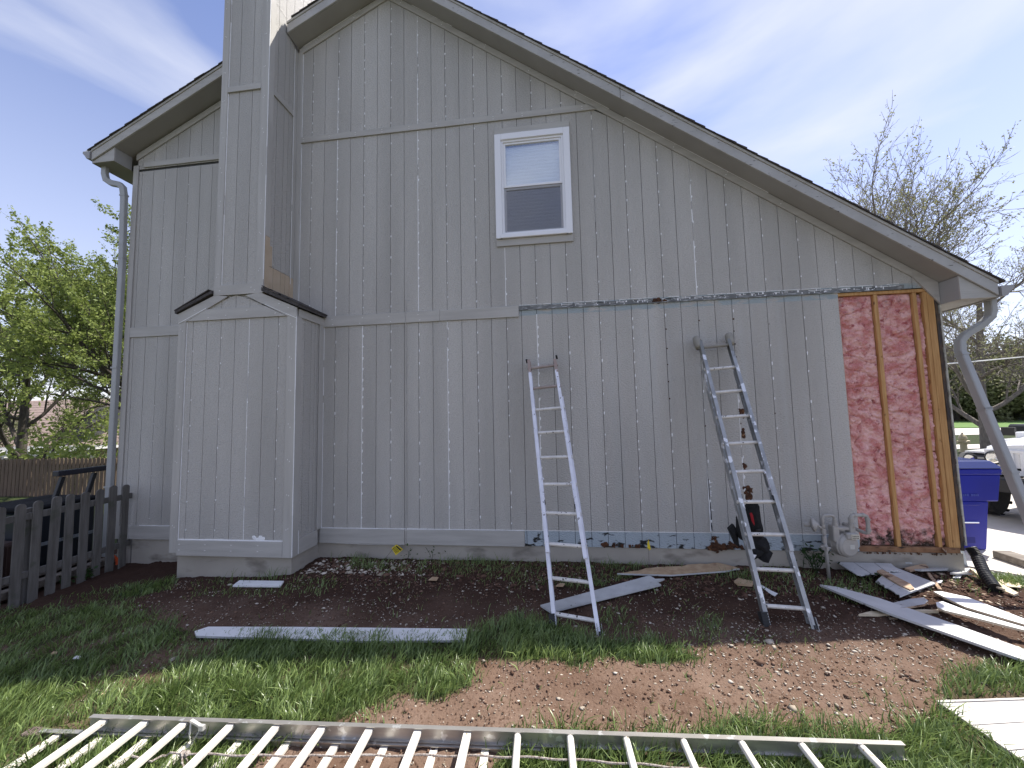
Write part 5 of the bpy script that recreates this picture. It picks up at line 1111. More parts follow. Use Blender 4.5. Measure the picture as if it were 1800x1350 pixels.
# corners in reading order: top edge of the print runs down the right side
fb = G(672, 985); flag(0, 0, -.10, (onY(672, 985, -.10)[0], -.10, gh(onY(672, 985, -.10)[0], -.10)), [(697, 957), (708, 966), (696, 976), (688, 964)], YEL, 'square yellow utility flag with black print leaning against the foundation', marks=True)
b2 = onY(1141, 1000, -.16); flag(0, 0, -.16, (b2[0], -.16, gh(b2[0], -.16)), [(1140, 948), (1142, 956), (1144, 965), (1141, 968), (1138, 963), (1138, 954)], YEL, 'thin folded yellow flag on a wire in front of the foundation')
b3 = G(206, 996); flag(0, 0, b3.y, (b3.x, b3.y, b3.z), [(201, 975), (207, 981), (212, 985), (209, 992), (204, 993), (202, 986)], ORG, 'small orange flag beside the last fence picket')
_e = G(1752, 1044); _t = onY(1706, 962, -.07); _m = Vector(_t).lerp(_e, .55); pp = [tuple(_t), (_t[0]+.01, -.12, _t[2]-.09), (_m.x, _m.y, max(_m.z-.02, gh(_m.x, _m.y)+.05)), (_e.x, _e.y, gh(_e.x, _e.y)+.045)]
m = MB(); P = []; R2 = []
for i in range(len(pp)-1):
    for k in range(14):
        t = k/14; p = Vector(pp[i]).lerp(Vector(pp[i+1]), t); P.append(p); R2.append(.052 if k % 2 else .044)
m.tube(P, R2, 16); o = m.build('corrugated_pipe', BLACKP); tag(o, 'black corrugated drain pipe lying at the right house corner', 'drain pipe'); rebase(o, (4.86, -.3, gh(4.86, -.3)))
a = onZ(1744, 972, -.44); b = onZ(1830, 1000, -.44); d = (Vector(b)-Vector(a)).normalized(); n = Vector((-d.y, d.x, 0)); c = Vector(a)+n*.1
MB().bar(c+Vector((0, 0, -.01)), c+d*1.6+Vector((0, 0, -.01)), .2, .09).build('timber', TIMB, bevel=.006); o = bpy.data.objects['timber']; rebase(o, (c.x, c.y, -.5)); tag(o, 'short weathered timber lying at the edge of the driveway behind the corner', 'timber')

# ------------------------------------------------------------------ blue bin
def bin_():
    x0, x1, y0, y1 = 5.47, 5.94, 1.09, 1.62; zb = -.495
    T = thing('wheeled_bin', 'blue plastic wheeled bin with a dark lid behind the right house corner', 'bin', ((x0+x1)/2, (y0+y1)/2, zb))
    def taper(a, b, za, zb_): # a,b = (x0,x1,y0,y1)
        return [(a[0], a[2], za), (a[1], a[2], za), (a[1], a[3], za), (a[0], a[3], za), (b[0], b[2], zb_), (b[1], b[2], zb_), (b[1], b[3], zb_), (b[0], b[3], zb_)], [(0, 3, 2, 1), (4, 5, 6, 7), (0, 1, 5, 4), (1, 2, 6, 5), (2, 3, 7, 6), (3, 0, 4, 7)]
    A = (x0, x1, y0, y1); B = (x0-.04, x1+.045, y0-.045, y1+.03); Cc = (x0-.08, x1+.16, y0-.05, y1+.05); D = (x0-.10, x1+.20, y0-.07, y1+.07)
    m = MB(); m.add(*taper(A, B, zb, .16)); m.add(*taper(Cc, D, .162, .52)); m.add(*taper((D[0]-.01, D[1]+.015, D[2]-.012, D[3]+.01), (D[0]-.01, D[1]+.015, D[2]-.012, D[3]+.01), .522, .60)); m.box(x0+.06, x1-.06, y0-.052, y0+.02, .105, .135); m.build('body', BLUE, T, bevel=.012)
    m = MB(); m.box(x0+.05, x1-.14, y0-.012, y0+.02, -.40, .08); m.build('recess', M('blue_plastic_worn', (.003, .006, .17), rough=.6), T)
    MB().tube([(x0+.02, y0-.035, -.12), (x1-.10, y0-.035, -.12)], .012, 8).build('lift_bar', CHROME, T)
    vs, fs = taper((D[0]-.02, D[1]+.03, D[2]-.03, D[3]+.02), (D[0]+.03, D[1]-.03, D[2]+.08, D[3]), .604, .70); MB().add(vs, fs).build('lid', BLUEL, T, bevel=.012)
    m = MB(); r = random.Random(2); x = x0+.04
    while x < x1-.10: w = r.uniform(.012, .022); m.box(x, x+w, Cc[2]-.014, Cc[2]-.004, .235, .262); x += w+(.008 if r.random() < .8 else .03)
    m.build('moulded_lettering', M('pale_blue_print', (.05, .07, .36), rough=.5), T)
    for s in (x0+.02, x1+.02): MB().lathe((s-.03, y1+.04, zb+.115), [(.05, 0), (.115, .005), (.12, .02), (.12, .045), (.115, .06), (.05, .065)], (1, 0, 0), 18).build('wheel', TIRE, T)
bin_()

# ------------------------------------------------------------------ white off-road car
def car():
    X, Y, Z = 8.12, 2.62, -.50; T = thing('parked_car', 'white off-road car with round headlights and slotted grille parked on the driveway', 'car', (X, Y, Z))
    def B(a, b, c, d, e, f): return MB().box(X+a, X+b, Y+c, Y+d, Z+e, Z+f)
    def wb(name, mat, poly, x0, x1, bev=.02, tap=0): # poly in (y,z)
        m = MB(); n = len(poly); vs = [(X+x0, Y+p[0], Z+p[1]) for p in poly]+[(X+x1, Y+p[0], Z+p[1]) for p in poly]; m.add(vs, [tuple(range(n)), tuple(range(2*n-1, n-1, -1))]+[(i, n+i, n+(i+1) % n, (i+1) % n) for i in range(n)]); return m.build(name, mat, T, bevel=bev)
    # hood with curved top, narrower at the front
    m = MB(); P = []; nx = 12
    for yy, w, zt, zc in ((.02, .60, 1.18, 1.29), (.10, .62, 1.235, 1.335), (.7, .66, 1.28, 1.375), (1.85, .70, 1.34, 1.43)):
        for i in range(nx+1):
            u = i/nx*2-1; P.append((X+u*w, Y+yy, Z+zt+(zc-zt)*(1-abs(u)**3)))
    fs = [(j*(nx+1)+i, j*(nx+1)+i+1, (j+1)*(nx+1)+i+1, (j+1)*(nx+1)+i) for j in range(3) for i in range(nx)]; k = len(P)
    P += [(X-.60, Y+.02, Z+.9), (X+.60, Y+.02, Z+.9), (X-.7, Y+1.85, Z+.9), (X+.7, Y+1.85, Z+.9)]
    fs += [tuple([k]+[k+1]+[nx-i for i in range(nx+1)]), tuple([k+2]+[3*(nx+1)]+[2*(nx+1), nx+1, 0]+[k]), (k+1, nx, 2*nx+1, 3*nx+2, 4*nx+3, k+3)]
    m.add(P, fs); m.build('hood', WHITEP, T)
    # grille with seven slots
    g = B(-.62, .62, -.02, .05, .78, .86); g.box(X-.62, X+.62, Y-.02, Y+.05, Z+1.15, Z+1.20)
    xs = [-.39+i*.13 for i in range(7)]
    edges = [-.62]+sum([[x-.032, x+.032] for x in xs], [])+[.62]
    for a, b in zip(edges[::2], edges[1::2]): g.box(X+a, X+b, Y-.02, Y+.05, Z+.86, Z+1.15)
    g.build('grille', WHITEP, T, bevel=.008); B(-.58, .58, .055, .07, .8, 1.17).build('grille_backing', BLACKP, T)
    for s in (-1, 1):
        hx = X+s*.50; m = MB().lathe((hx, Y-.02, Z+1.06), [(.112, 0), (.118, .03), (.10, .05), (.06, .042), (.03, .055)], (0, -1, 0), 24); h = m.build('headlight', BLACKP, T)
        MB().lathe((hx, Y-.055, Z+1.06), [(.088, 0), (.092, .012), (.07, .02), (.02, .026)], (0, -1, 0), 20).build('lens', CHROME, h)
        fx = X+s*.80; MB().lathe((fx, Y+.02, Z+1.02), [(.085, 0), (.09, .03), (.075, .045)], (0, -1, 0), 20).build('turn_signal', BLACKP, T); MB().lathe((fx, Y-.03, Z+1.02), [(.06, 0), (.063, .01), (.02, .02)], (0, -1, 0), 16).build('signal_lens', CHROME, T)
        # fender shelf and flare
        m = MB(); P = [(.02, .93), (.0, 1.02), (.12, 1.10), (.95, 1.12), (1.15, .98), (1.2, .70), (1.05, .70), (.98, .92), (.2, .92)]
        a, b = (X+s*.60, X+s*.96); n = len(P); m.add([(a, Y+p[0], Z+p[1]) for p in P]+[(b, Y+p[0], Z+p[1]) for p in P], [tuple(range(n)), tuple(range(2*n-1, n-1, -1))]+[(i, n+i, n+(i+1) % n, (i+1) % n) for i in range(n)]); m.build('fender', BLACKP, T)
        B(*sorted((s*.60, s*.90)), .1, 1.0, 1.112, 1.14).build('fender_top', WHITEP, T)
        for wy in (.58, 3.6):
            c = (X+s*.68, Y+wy, Z+.43); tread = MB(); n = 36; prof = [(.25, 0), (.37, .01), (.42, .03), (.435, .07), (.435, .19), (.42, .23), (.37, .25), (.25, .26)]
            tread.lathe(c, prof, (s, 0, 0), n)
            for k in range(30):
                q = 2*math.pi*k/30; d = Vector((0, math.cos(q), math.sin(q))); cc = Vector(c)+Vector((s*(.06 if k % 2 else .17), 0, 0))+d*.438; tread.bar(cc-Vector((.05, 0, 0)), cc+Vector((.05, 0, 0)), .05, .025, d)
            w = tread.build('wheel', TIRE, T); MB().lathe((c[0]+s*.2, c[1], c[2]), [(.05, .03), (.2, .02), (.25, .05), (.25, 0)], (s, 0, 0), 20).build('rim', CHROME, w)
        B(*sorted((s*.72, s*.88)), 1.25, 4.0, .55, 1.30).build('body_side', WHITEP, T, bevel=.02)
        MB().bar((X+s*.88, Y+1.95, Z+1.42), (X+s*1.05, Y+1.93, Z+1.42), .12, .16).build('mirror', BLACKP, T)
    wb('bumper', BLACKP, [(-.28, .52), (-.28, .74), (-.08, .76), (-.02, .70), (-.02, .5)], -.78, .78)
    wb('body', WHITEP, [(1.85, .55), (1.85, 1.42), (4.5, 1.40), (4.5, .55)], -.86, .86); wb('windshield', GLASSD, [(1.92, 1.42), (2.20, 1.86), (2.24, 1.86), (1.98, 1.42)], -.64, .64, .004)
    wb('roof', WHITEP, [(2.15, 1.86), (2.2, 1.93), (4.4, 1.93), (4.5, 1.86)], -.72, .72); wb('cabin_glass', GLASSD, [(2.28, 1.42), (2.32, 1.855), (4.42, 1.855), (4.48, 1.42)], -.69, .69, .004)
    B(-.7, .7, .3, 4.4, .45, .56).build('chassis', BLACKP, T)
    m = MB(); m.tube([(X-.55, Y-.30, Z+.64), (X-.55, Y-.36, Z+.60), (X-.48, Y-.36, Z+.57)], .02, 6); m.build('tow_hook', CHROME, T)
car()
_c = [o for o in COL.objects if o.get('label', '').startswith('white off-road car')][0]
_p = Vector((7.62, 2.62, -.5)); _th = R_(-63); _l = _c.location-_p; _c.rotation_euler = (0, 0, _th)
_c.location = _p+Vector((_l.x*math.cos(_th)-_l.y*math.sin(_th), _l.x*math.sin(_th)+_l.y*math.cos(_th), 0)); _c.location.z = -.5

# ------------------------------------------------------------------ picket fence at the left
def picket_mesh(w, h, th=.019):
    n = 6; P = [(-w/2, 0), (w/2, 0), (w/2, h-.035)]+[(w/2*math.cos(t), h-.035+.035*math.sin(t)) for t in [math.pi*k/6 for k in range(1, 6)]]+[(-w/2, h-.035)]
    m = MB(); nn = len(P); m.add([(0, p[0], p[1]) for p in P]+[(-th, p[0], p[1]) for p in P], [tuple(range(nn)), tuple(range(2*nn-1, nn-1, -1))]+[(i, nn+i, nn+(i+1) % nn, (i+1) % nn) for i in range(nn)]); return m
def left_fence():
    X = -5.98; T = thing('picket_fence', 'low weathered grey picket fence running from the house corner towards the viewer', 'fence', (X, 0, -.56))
    a, c = G(233, 985), G(15, 1072)
    def lx(y): return X
    ys = []
    for px, pyb in ((234, 985), (207, 998), (183, 1010), (161, 1018), (140, 1026), (113, 1035), (82, 1047), (57, 1057), (22, 1070)):
        d = ray(px, pyb); t = (X-CAM[0])/d[0]; ys.append(CAM[1]+t*d[1])
    step = (ys[0]-ys[-1])/8
    ys = [ys[0]-step*i for i in range(20)]
    for i, y in enumerate(ys):
        zb = gh(X, y)-.02; zt = .615+.0*i-.004*i+(.03 if i == 0 else 0)+random.Random(i).uniform(-.012, .012)
        m = picket_mesh(.089+random.Random(i+50).uniform(-.004, .004), zt-zb); lean = random.Random(i+9).uniform(-.012, .012)
        m.v = [(X+p[0]+.02, y+p[1]+lean*p[2], zb+p[2]) for p in m.v]; m.build('picket', PICK, T)
    for z in (.43, -.24):
        MB().bar((X-.022, ys[0]+.07, z), (X-.022, ys[-1]-.1, z-.04), .038, .075).build('rail', PICK, T)
    for y in (ys[0]+.03, ys[7]-.07, ys[15]-.07): MB().box(X-.13, X-.042, y, y+.09, -.8, .50).build('post', PICK, T)
left_fence()
# things behind it: low timbers, dark cabinet with a raised bar
for i, (px, py, l, z) in enumerate(((60, 985, 0, -.42), (60, 1000, 0, -.5))):
    o = MB().bar((-6.32-.16*(1-i), .15, -.40-.10*i), (-6.32-.16*(1-i), -3.2, -.42-.10*i), .12, .09).build('retaining_timber', TIMB, bevel=.008); rebase(o, (-6.4, 0, -.6)); tag(o, ('upper' if i == 0 else 'lower')+' weathered edging timber on the ground behind the picket fence', 'timber', 'edging timbers behind the picket fence')
def cabinet():
    T = thing('covered_cabinet', 'large dark outdoor cabinet behind the picket fence with a slanted black bar raised over it', 'outdoor cabinet', (-7.3, -1.2, -.55))
    brown = M('maroon_brown_panel', (.035, .018, .015), (.055, .03, .022), scale=3, stretch=(1, 8, .5), rough=.5); dk = M('blue_black_panel', (.010, .014, .020), rough=.3)
    MB().box(-7.5, -6.66, -.75, .06, -.54, .36).build('body', dk, T, bevel=.03)
    MB().box(-7.5, -6.62, -3.2, -.77, -.54, .02).build('side_body', brown, T, bevel=.03)
    for k in range(18): MB().box(-6.619, -6.611, -3.15+k*.132, -3.04+k*.132, -.48, -.02).build('side_plank', brown, T, bevel=.004)
    MB().box(-6.66, -6.63, -.72, .05, -.12, -.08).build('trim_strip', CHROME if False else M('grey_trim_strip', (.22, .24, .25), rough=.3), T)
    MB().box(-7.55, -6.60, -.80, .09, .362, .42).build('lid', M('grey_lid', (.012, .012, .013), (.02, .02, .022), scale=4, rough=.95, spec=.1), T, bevel=.02)
    def q(px, py, X=-6.8): d = ray(px, py); t = (X-CAM[0])/d[0]; return Vector(CAM+t*d)
    bar = MB().bar(q(97, 833), q(186, 822), .10, .075); bar.build('bar', M('black_bar', (.018, .018, .028), rough=.4), T, bevel=.008)
    for a, b in (((110, 838), (97, 866)), ((166, 831), (152, 864))): MB().bar(q(*a), q(*b)+Vector((0, 0, -.08)), .05, .05, (1, 0, 0)).build('strut', BLACKP, T, bevel=.005)
cabinet()

# ------------------------------------------------------------------ back fence, neighbour's house, pergola
def back_fence():
    Y = 5.0; T = thing('board_fence', 'brown weathered dog-eared board fence across the yard behind', 'fence', (-14, Y, -1.1))
    pw = .14; x = -22.0; k = 0; base = picket_mesh(pw-.03, 1.5)
    me = None
    while x < -9.6:
        if me is None:
            m = MB(); P = [(-.055, 0), (.055, 0), (.055, 1.46), (.035, 1.5), (-.035, 1.5), (-.055, 1.46)]; m.prism(P, 0, .018); o = m.build('picket', PICK2, T); me = o.data
        else: o = bpy.data.objects.new('picket', me); COL.objects.link(o); o.parent = T
        z = -1.02+.006*random.Random(k).uniform(-3, 3); o.location = (x+14, 0, z+1.1+.0); x += pw; k += 1
        # mesh of the first was stored relative to T; shift back
    for v in me.vertices: v.co = v.co+LOC[T.name]
    for z in (.26, -.75): MB().box(-22, -9.6, Y+.02, Y+.06, z, z+.09).build('rail', PICK2, T)
    for x in range(-22, -9, 2): MB().box(x, x+.09, Y+.06, Y+.15, -1.6, .35).build('post', PICK2, T)
back_fence()
def neighbour():
    T = thing('neighbour_house', 'tan single storey house with a brown shingle roof beyond the back fence', 'house', (-30, 16, -2.2))
    MB().box(-44, -24, 16, 26, -2.6, .20).build('wall', STUC, T)
    MB().add([(-45, 15.4, .18), (-23.4, 15.4, .18), (-24.5, 21, 3.4), (-44, 21, 3.4), (-45, 26.6, .18), (-23.4, 26.6, .18)], [(0, 1, 2, 3), (3, 2, 5, 4), (1, 5, 2), (4, 0, 3), (0, 4, 5, 1)]).build('roof', NROOF, T)
    for k in range(16):
        y = 15.4+k*.35; z = .18+k*.2013; MB().add([(-45+k*.06, y-.02, z+.035), (-23.4-k*.065, y-.02, z+.035), (-23.4-k*.065, y+.36, z+.235), (-45+k*.06, y+.36, z+.235), (-45+k*.06, y-.02, z), (-23.4-k*.065, y-.02, z)], [(0, 1, 2, 3), (4, 5, 1, 0)]).build('shingle_course', NROOF, T)
    MB().box(-45, -23.4, 15.3, 15.4, .0, .18).build('fascia', STUC, T)
    MB().prism([(-31.5, .5), (-28.6, .5), (-28.6, 2.6)], 15.9, 19).build('side_gable', M('dark_grey_roof', (.06, .06, .065), rough=.95), T)
    for x in (-31.6, -30.7, -29.0): w = MB().box(x, x+.75, 15.93, 15.99, -1.6, -.15).build('window', WHITE, T); MB().box(x+.08, x+.67, 15.91, 15.93, -1.5, -.25).build('pane', M('bright_curtain', (.7, .7, .66), rough=.5), w)
    P = thing('pergola', 'white painted pergola attached to the tan neighbour house', 'pergola', (-29, 13, -2.2))
    for x in (-31.2, -28.9, -26.6): MB().box(x, x+.16, 12.2, 12.36, -2.3, -.12).build('post', WHITE, P)
    MB().box(-32.4, -25.4, 12.1, 12.2, -.12, .08).build('beam', WHITE, P)
    x = -32.3
    while x < -25.4: MB().box(x, x+.09, 11.6, 15.28, .085, .22).build('rafter', WHITE, P); x += .42
    for y in np.arange(11.8, 15, .4): MB().box(-32.5, -25.3, y, y+.05, .222, .26).build('slat', WHITE, P)
neighbour()

# ------------------------------------------------------------------ far right: hydrant, silt fence, cable
def hydrant():
    p = onZ(1695, 795, -.58); x, y = p[0], p[1]; T = thing('fire_hydrant', 'small yellowish fire hydrant beside the street', 'fire hydrant', (x, y, -.58)); z = -.58
    MB().lathe((x, y, z), [(.16, 0), (.16, .05), (.11, .06), (.11, .55), (.14, .56), (.14, .60), (.12, .68), (.06, .76), (.03, .78), (.03, .84)], (0, 0, 1), 14).build('barrel', HYD, T)
    MB().tube([(x-.24, y, z+.45), (x+.24, y, z+.45)], .055, 8).build('side_nozzle', HYD, T); MB().tube([(x, y-.22, z+.42), (x, y, z+.42)], .07, 8).build('front_nozzle', HYD, T)
hydrant()
def silt():
    T = thing('silt_fence', 'long low black fabric fence across the far lawn below the trees', 'fence', (44, 45, -.4))
    pts = [(20, 40), (30, 42), (40, 44), (55, 46), (75, 48)]; m = MB()
    for (a, b), (c, d) in zip(pts[:-1], pts[1:]): m.bar((a, b, .25), (c, d, .25), .03, 1.3)
    m.build('fabric', SILT, T)
    for a, b in pts: MB().box(a-.04, a+.04, b-.1, b-.02, -.5, 1.0).build('stake', PICK2, T)
silt()
m = MB(); A, B = Vector((4.9, 6.5, 2.45)), Vector((16, 9.5, 3.02)); m.tube([A.lerp(B, t)+Vector((0, 0, -.10*math.sin(math.pi*t))) for t in np.linspace(0, 1, 12)], .022, 6)
o = m.build('service_cable', WHITE); tag(o, 'pale cable strung from the house towards the right, seen beyond the loose downspout', 'cable'); rebase(o, A)
def pickup():
    p = onZ(1810, 775, -.5); x, y = p[0]+2.0, p[1]; T = thing('far_car', 'dark parked car across the street, cut by the right edge', 'car', (x, y, -.5)); z = -.5
    MB().box(x-2.1, x+2.1, y-.9, y+.9, z+.3, z+.85).build('body', BLACKP, T, bevel=.1); MB().box(x-1.1, x+1.3, y-.8, y+.8, z+.85, z+1.4).build('cabin', GLASSD, T, bevel=.15)
    for a in (-1.3, 1.3): MB().lathe((x+a, y-.92, z+.33), [(.2, 0), (.33, .02), (.33, .2), (.2, .22)], (0, 1, 0), 18).build('wheel', TIRE, T)
pickup()

# ------------------------------------------------------------------ trees
def tree(name, label, base, H_, spread, seed, leafmat, nleaf, leafsize, levels=4, trunk_r=.2, fork=.25, lean=(0, 0), up=.25, group=None, kids=(6, 6, 5, 4), crownshape=1., cat='tree', droop=0, minlev=3, spread_a=.75, tw_r=.004):
    r = random.Random(seed); T = thing(name, label, cat, base, group); base = Vector(base); tr = MB(); limbs = MB(); twigs = []
    def grow(p, d, ln, rad, lev):
        n = 5 if lev < 2 else 4; pts = [p.copy()]; rs = [rad]; cur = p.copy(); dd = d.copy()
        for i in range(n):
            j = .16 if lev else .06
            dd = (dd+Vector((r.uniform(-j, j), r.uniform(-j, j), r.uniform(-j, j)+up*.12*(1 if lev else .3)-droop*.05*lev))).normalized(); cur = cur+dd*ln/n; pts.append(cur.copy()); rs.append(rad*(1-.62*(i+1)/n))
        (tr if lev == 0 else limbs).tube(pts, rs, 10 if lev == 0 else (6 if lev == 1 else (4 if lev == 2 else 3)), cap=False)
        if lev >= minlev: twigs.append(pts)
        if lev < levels:
            k = kids[min(lev, len(kids)-1)]
            for c in range(k):
                t = (fork+(1-fork)*(c+r.uniform(.2, .9))/k) if lev == 0 else (.22+.75*(c+r.uniform(0, .9))/k); t = min(t, .98); f = t*n; i0 = min(int(f), n-1); q = pts[i0].lerp(pts[i0+1], f-i0)
                bd = (pts[i0+1]-pts[i0]).normalized(); ang = r.uniform(.45, spread_a) if lev else r.uniform(.5, 1.05)*spread; az = 2.4*c+r.uniform(-.5, .5)+lev
                ref = Vector((0, 0, 1)) if abs(bd.z) < .9 else Vector((1, 0, 0)); a = bd.cross(ref).normalized(); b = a.cross(bd).normalized()
                nd = (bd*math.cos(ang)+(a*math.cos(az)+b*math.sin(az))*math.sin(ang)).normalized()
                grow(q, nd, ln*(.62 if lev else .60)*(1-.35*t)*r.uniform(.8, 1.15), max(rad*(1-.62*t)*.58, tw_r), lev+1)
            if lev: grow(pts[-1], dd, ln*.5, max(rs[-1]*.9, tw_r), lev+1)
    grow(base+Vector((0, 0, -.2)), Vector((lean[0], lean[1], 1)).normalized(), H_, trunk_r, 0)
    bk = BARKL if name == 'bare_tree' else BARK; tr.build('trunk', bk, T, smooth=True); limbs.build('branches', bk, T, smooth=True)
    rs = np.random.RandomState(seed); tw = twigs; idx = rs.randint(0, len(tw), nleaf); V = np.zeros((nleaf, 4, 3)); tint = np.zeros((nleaf, 4))
    cl = rs.uniform(0, 1, len(tw))
    for i in range(nleaf):
        pts = tw[idx[i]]; f = rs.uniform(.15, 1)*(len(pts)-1); k = min(int(f), len(pts)-2); c = np.array(pts[k].lerp(pts[k+1], f-k))+rs.normal(0, leafsize*.8, 3)
        a = rs.normal(0, 1, 3); a /= np.linalg.norm(a); b = np.cross(a, rs.normal(0, 1, 3)); b /= np.linalg.norm(b)+1e-9; s = leafsize*rs.uniform(.55, 1.2)
        V[i] = [c-a*s, c-b*s*.55, c+a*s, c+b*s*.55]; tint[i] = np.clip(.55*cl[idx[i]]+.45*rs.uniform(0, 1), 0, 1)
    F = np.arange(nleaf*4).reshape(-1, 4); o = np_mesh('crown', V.reshape(-1, 3), F, leafmat, tint.ravel(), parent=T)
    return T
tl = onY(262, 870, 7.5)
tree('leafy_tree', 'large spring green leafy tree rising behind the left side of the house', (tl[0], 7.5, -.9), 7.6, 1.15, 5, LEAF, 95000, .052, levels=4, trunk_r=.26, fork=.10, up=.26, kids=(12, 8, 6, 4), minlev=3)
t4 = onY(30, 850, 9.5)
tree('leafy_tree', 'smaller green leafy tree filling the left edge behind the board fence', (t4[0], 9.5, -1.4), 7.8, 1.15, 8, LEAF, 75000, .055, levels=4, trunk_r=.2, fork=.08, up=.26, kids=(12, 8, 6, 4), minlev=3)
t1 = onY(1592, 600, 12)
tree('bare_tree', 'budding nearly bare tree standing up behind the right roof slope', (t1[0], 12, -.6), 8.6, .90, 24, BUD, 15000, .045, levels=4, trunk_r=.21, fork=.40, up=.40, kids=(12, 9, 6, 5), minlev=4, spread_a=.80, tw_r=.008, lean=(-.10, 0))
t2 = G(1742, 828); t2 = Vector(onY(1738, 828, 13))
tree('bare_tree', 'budding bare tree at the right edge with low crooked limbs', (t2.x, 13, -.6), 7.0, 1.3, 33, BUD, 14000, .040, levels=4, trunk_r=.19, fork=.14, up=.22, kids=(12, 8, 7, 5), minlev=4, spread_a=.95, tw_r=.008, lean=(.05, .0))
# far woods: separate bushes and trees, each its own thing
rw = random.Random(77)
lab = ['olive grey bushy tree', 'pale green budding tree', 'dull brown leafless thicket tree']
def bush(name, label, cat, base, rx, rz, n, ls, mat, seed, group):
    T = thing(name, label, cat, base, group); rs = np.random.RandomState(seed); nb = 9
    cs = rs.normal(0, .45, (nb, 3))*np.array([rx, rx, rz])+np.array([0, 0, rz]); k = rs.randint(0, nb, n); d = rs.normal(0, 1, (n, 3)); d /= np.linalg.norm(d, axis=1)[:, None]
    c = cs[k]+d*np.array([rx, rx, rz])*.5*rs.uniform(.5, 1.1, (n, 1)); c[:, 2] = np.maximum(c[:, 2], .05)
    a = rs.normal(0, 1, (n, 3)); a /= np.linalg.norm(a, axis=1)[:, None]; b = np.cross(a, rs.normal(0, 1, (n, 3))); b /= np.linalg.norm(b, axis=1)[:, None]; s = ls*rs.uniform(.5, 1.2, (n, 1))
    V = np.stack([c-a*s, c-b*s*.5, c+a*s, c+b*s*.5], 1)+np.array(base); tint = np.repeat(np.clip(rs.uniform(0, 1, nb)[k]*.6+rs.uniform(0, .4, n), 0, 1), 4)
    np_mesh('crown', V.reshape(-1, 3), np.arange(n*4).reshape(-1, 4), mat, tint, parent=T)
    m = MB()
    for q in range(4): e = Vector(base)+Vector((rs.uniform(-.4, .4)*rx, rs.uniform(-.4, .4)*rx, rz*1.3)); m.tube([Vector(base)-Vector((0, 0, .2)), Vector(base).lerp(e, .5)+Vector((rs.uniform(-.2, .2), 0, 0)), e], [.05*rx, .03*rx, .01*rx], 5)
    m.build('trunk', BARK, T)
ordn = ['first', 'second', 'third', 'fourth', 'fifth', 'sixth', 'seventh', 'eighth', 'ninth', 'tenth', 'eleventh', 'twelfth']
for i in range(12):
    px = 1652+i*15; D = 46+rw.uniform(-3, 8); p = onY(px, 745, D); bush('wood_tree', '%s in the far wood, %s from the house corner' % (lab[i % 3], ordn[i]), 'tree', (p[0], D, -.4), 2.7, 2.6+rw.uniform(0, 1.3), 4200, .22, WOOD, 100+i, 'trees of the far wood')
for i in range(7):
    px = 1665+i*28; D = 62; p = onY(px, 745, D); bush('wood_tree', '%s behind the front row of far wood, %s from the house' % (['taller greyish tree', 'taller yellow green tree'][i % 2], ordn[i]), 'tree', (p[0], D, -.4), 4.0, 4.4+rw.uniform(0, 1.8), 3000, .3, WOOD, 200+i, 'taller trees of the far wood')
for i, (x, y, rx, rz) in enumerate(((-19.5, 7.4, 2.6, 1.9), (-33, 13.5, 2.2, 2.0), (-24, 20, 3, 2.6))):
    bush('shrub', ['rounded shrub just behind the board fence', 'brownish bush beside the tan neighbour house', 'tall bush behind the tan neighbour house'][i], 'shrub', (x, y, -1.8), rx, rz, 3500, .11, [LEAF, WOOD, LEAF][i], 300+i, None)

# ------------------------------------------------------------------ grass, stones, weeds
def blades(name, label, X, Y, Hh, mat, seed, W=.0038, lean=.8, tint=(0, 1)):
    rs = np.random.RandomState(seed); n = len(X); Z = np.array([gh(a, b) for a, b in zip(X, Y)])-.004; Hh = Hh*np.clip(1+.35*nfield(X, Y, 16, 90), .5, 1.5)
    az = rs.uniform(0, 2*np.pi, n); ln = Hh*rs.uniform(.55, 1.25, n); wd = W*rs.uniform(.6, 1.3, n)
    # clumped lean direction
    la = nfield(X, Y, 14, 31)*3.1+rs.normal(0, .9, n)+.6; lm = lean*rs.uniform(.2, 1.3, n)
    dx, dy = np.cos(la)*lm, np.sin(la)*lm; sx, sy = np.cos(az)*wd, np.sin(az)*wd
    def P(t, w): h = ln*t*(1-.28*lm*t); return np.stack([X+dx*ln*t**1.8+sx*w, Y+dy*ln*t**1.8+sy*w, Z+h], -1)
    V = np.stack([P(0, -1), P(0, 1), P(.5, .85), P(.5, -.85), P(.85, .45), P(.85, -.45), P(1.0, .0)], 1)
    I = (np.arange(n)*7)[:, None]; q = np.concatenate([I+np.array([0, 1, 2]), I+np.array([0, 2, 3]), I+np.array([3, 2, 4]), I+np.array([3, 4, 5]), I+np.array([5, 4, 6])])
    tt = np.clip(rs.uniform(tint[0], tint[1], n)*.7+.3*(nfield(X, Y, 5, 40)*.5+.5), 0, 1)
    o = np_mesh(name, V.reshape(-1, 3), q, mat, np.repeat(tt, 7), kind='stuff'); o['label'] = label; return o
KEEP_OFF = [gp([(1640, 1228), (1960, 1215), (2200, 1330), (1850, 1385)]), gp([(360, 1097), (825, 1100), (822, 1117), (640, 1117), (470, 1113), (350, 1112)]), gp([(410, 1018), (505, 1018), (498, 1032), (402, 1031)]),
            gp([(945, 1060), (1142, 1008), (1168, 1016), (1162, 1028), (965, 1080)]), gp([(1080, 1006), (1150, 994), (1300, 988), (1310, 1002), (1180, 1014)]), gp([(1440, 1026), (1800, 1138), (1800, 1166), (1560, 1080)])]
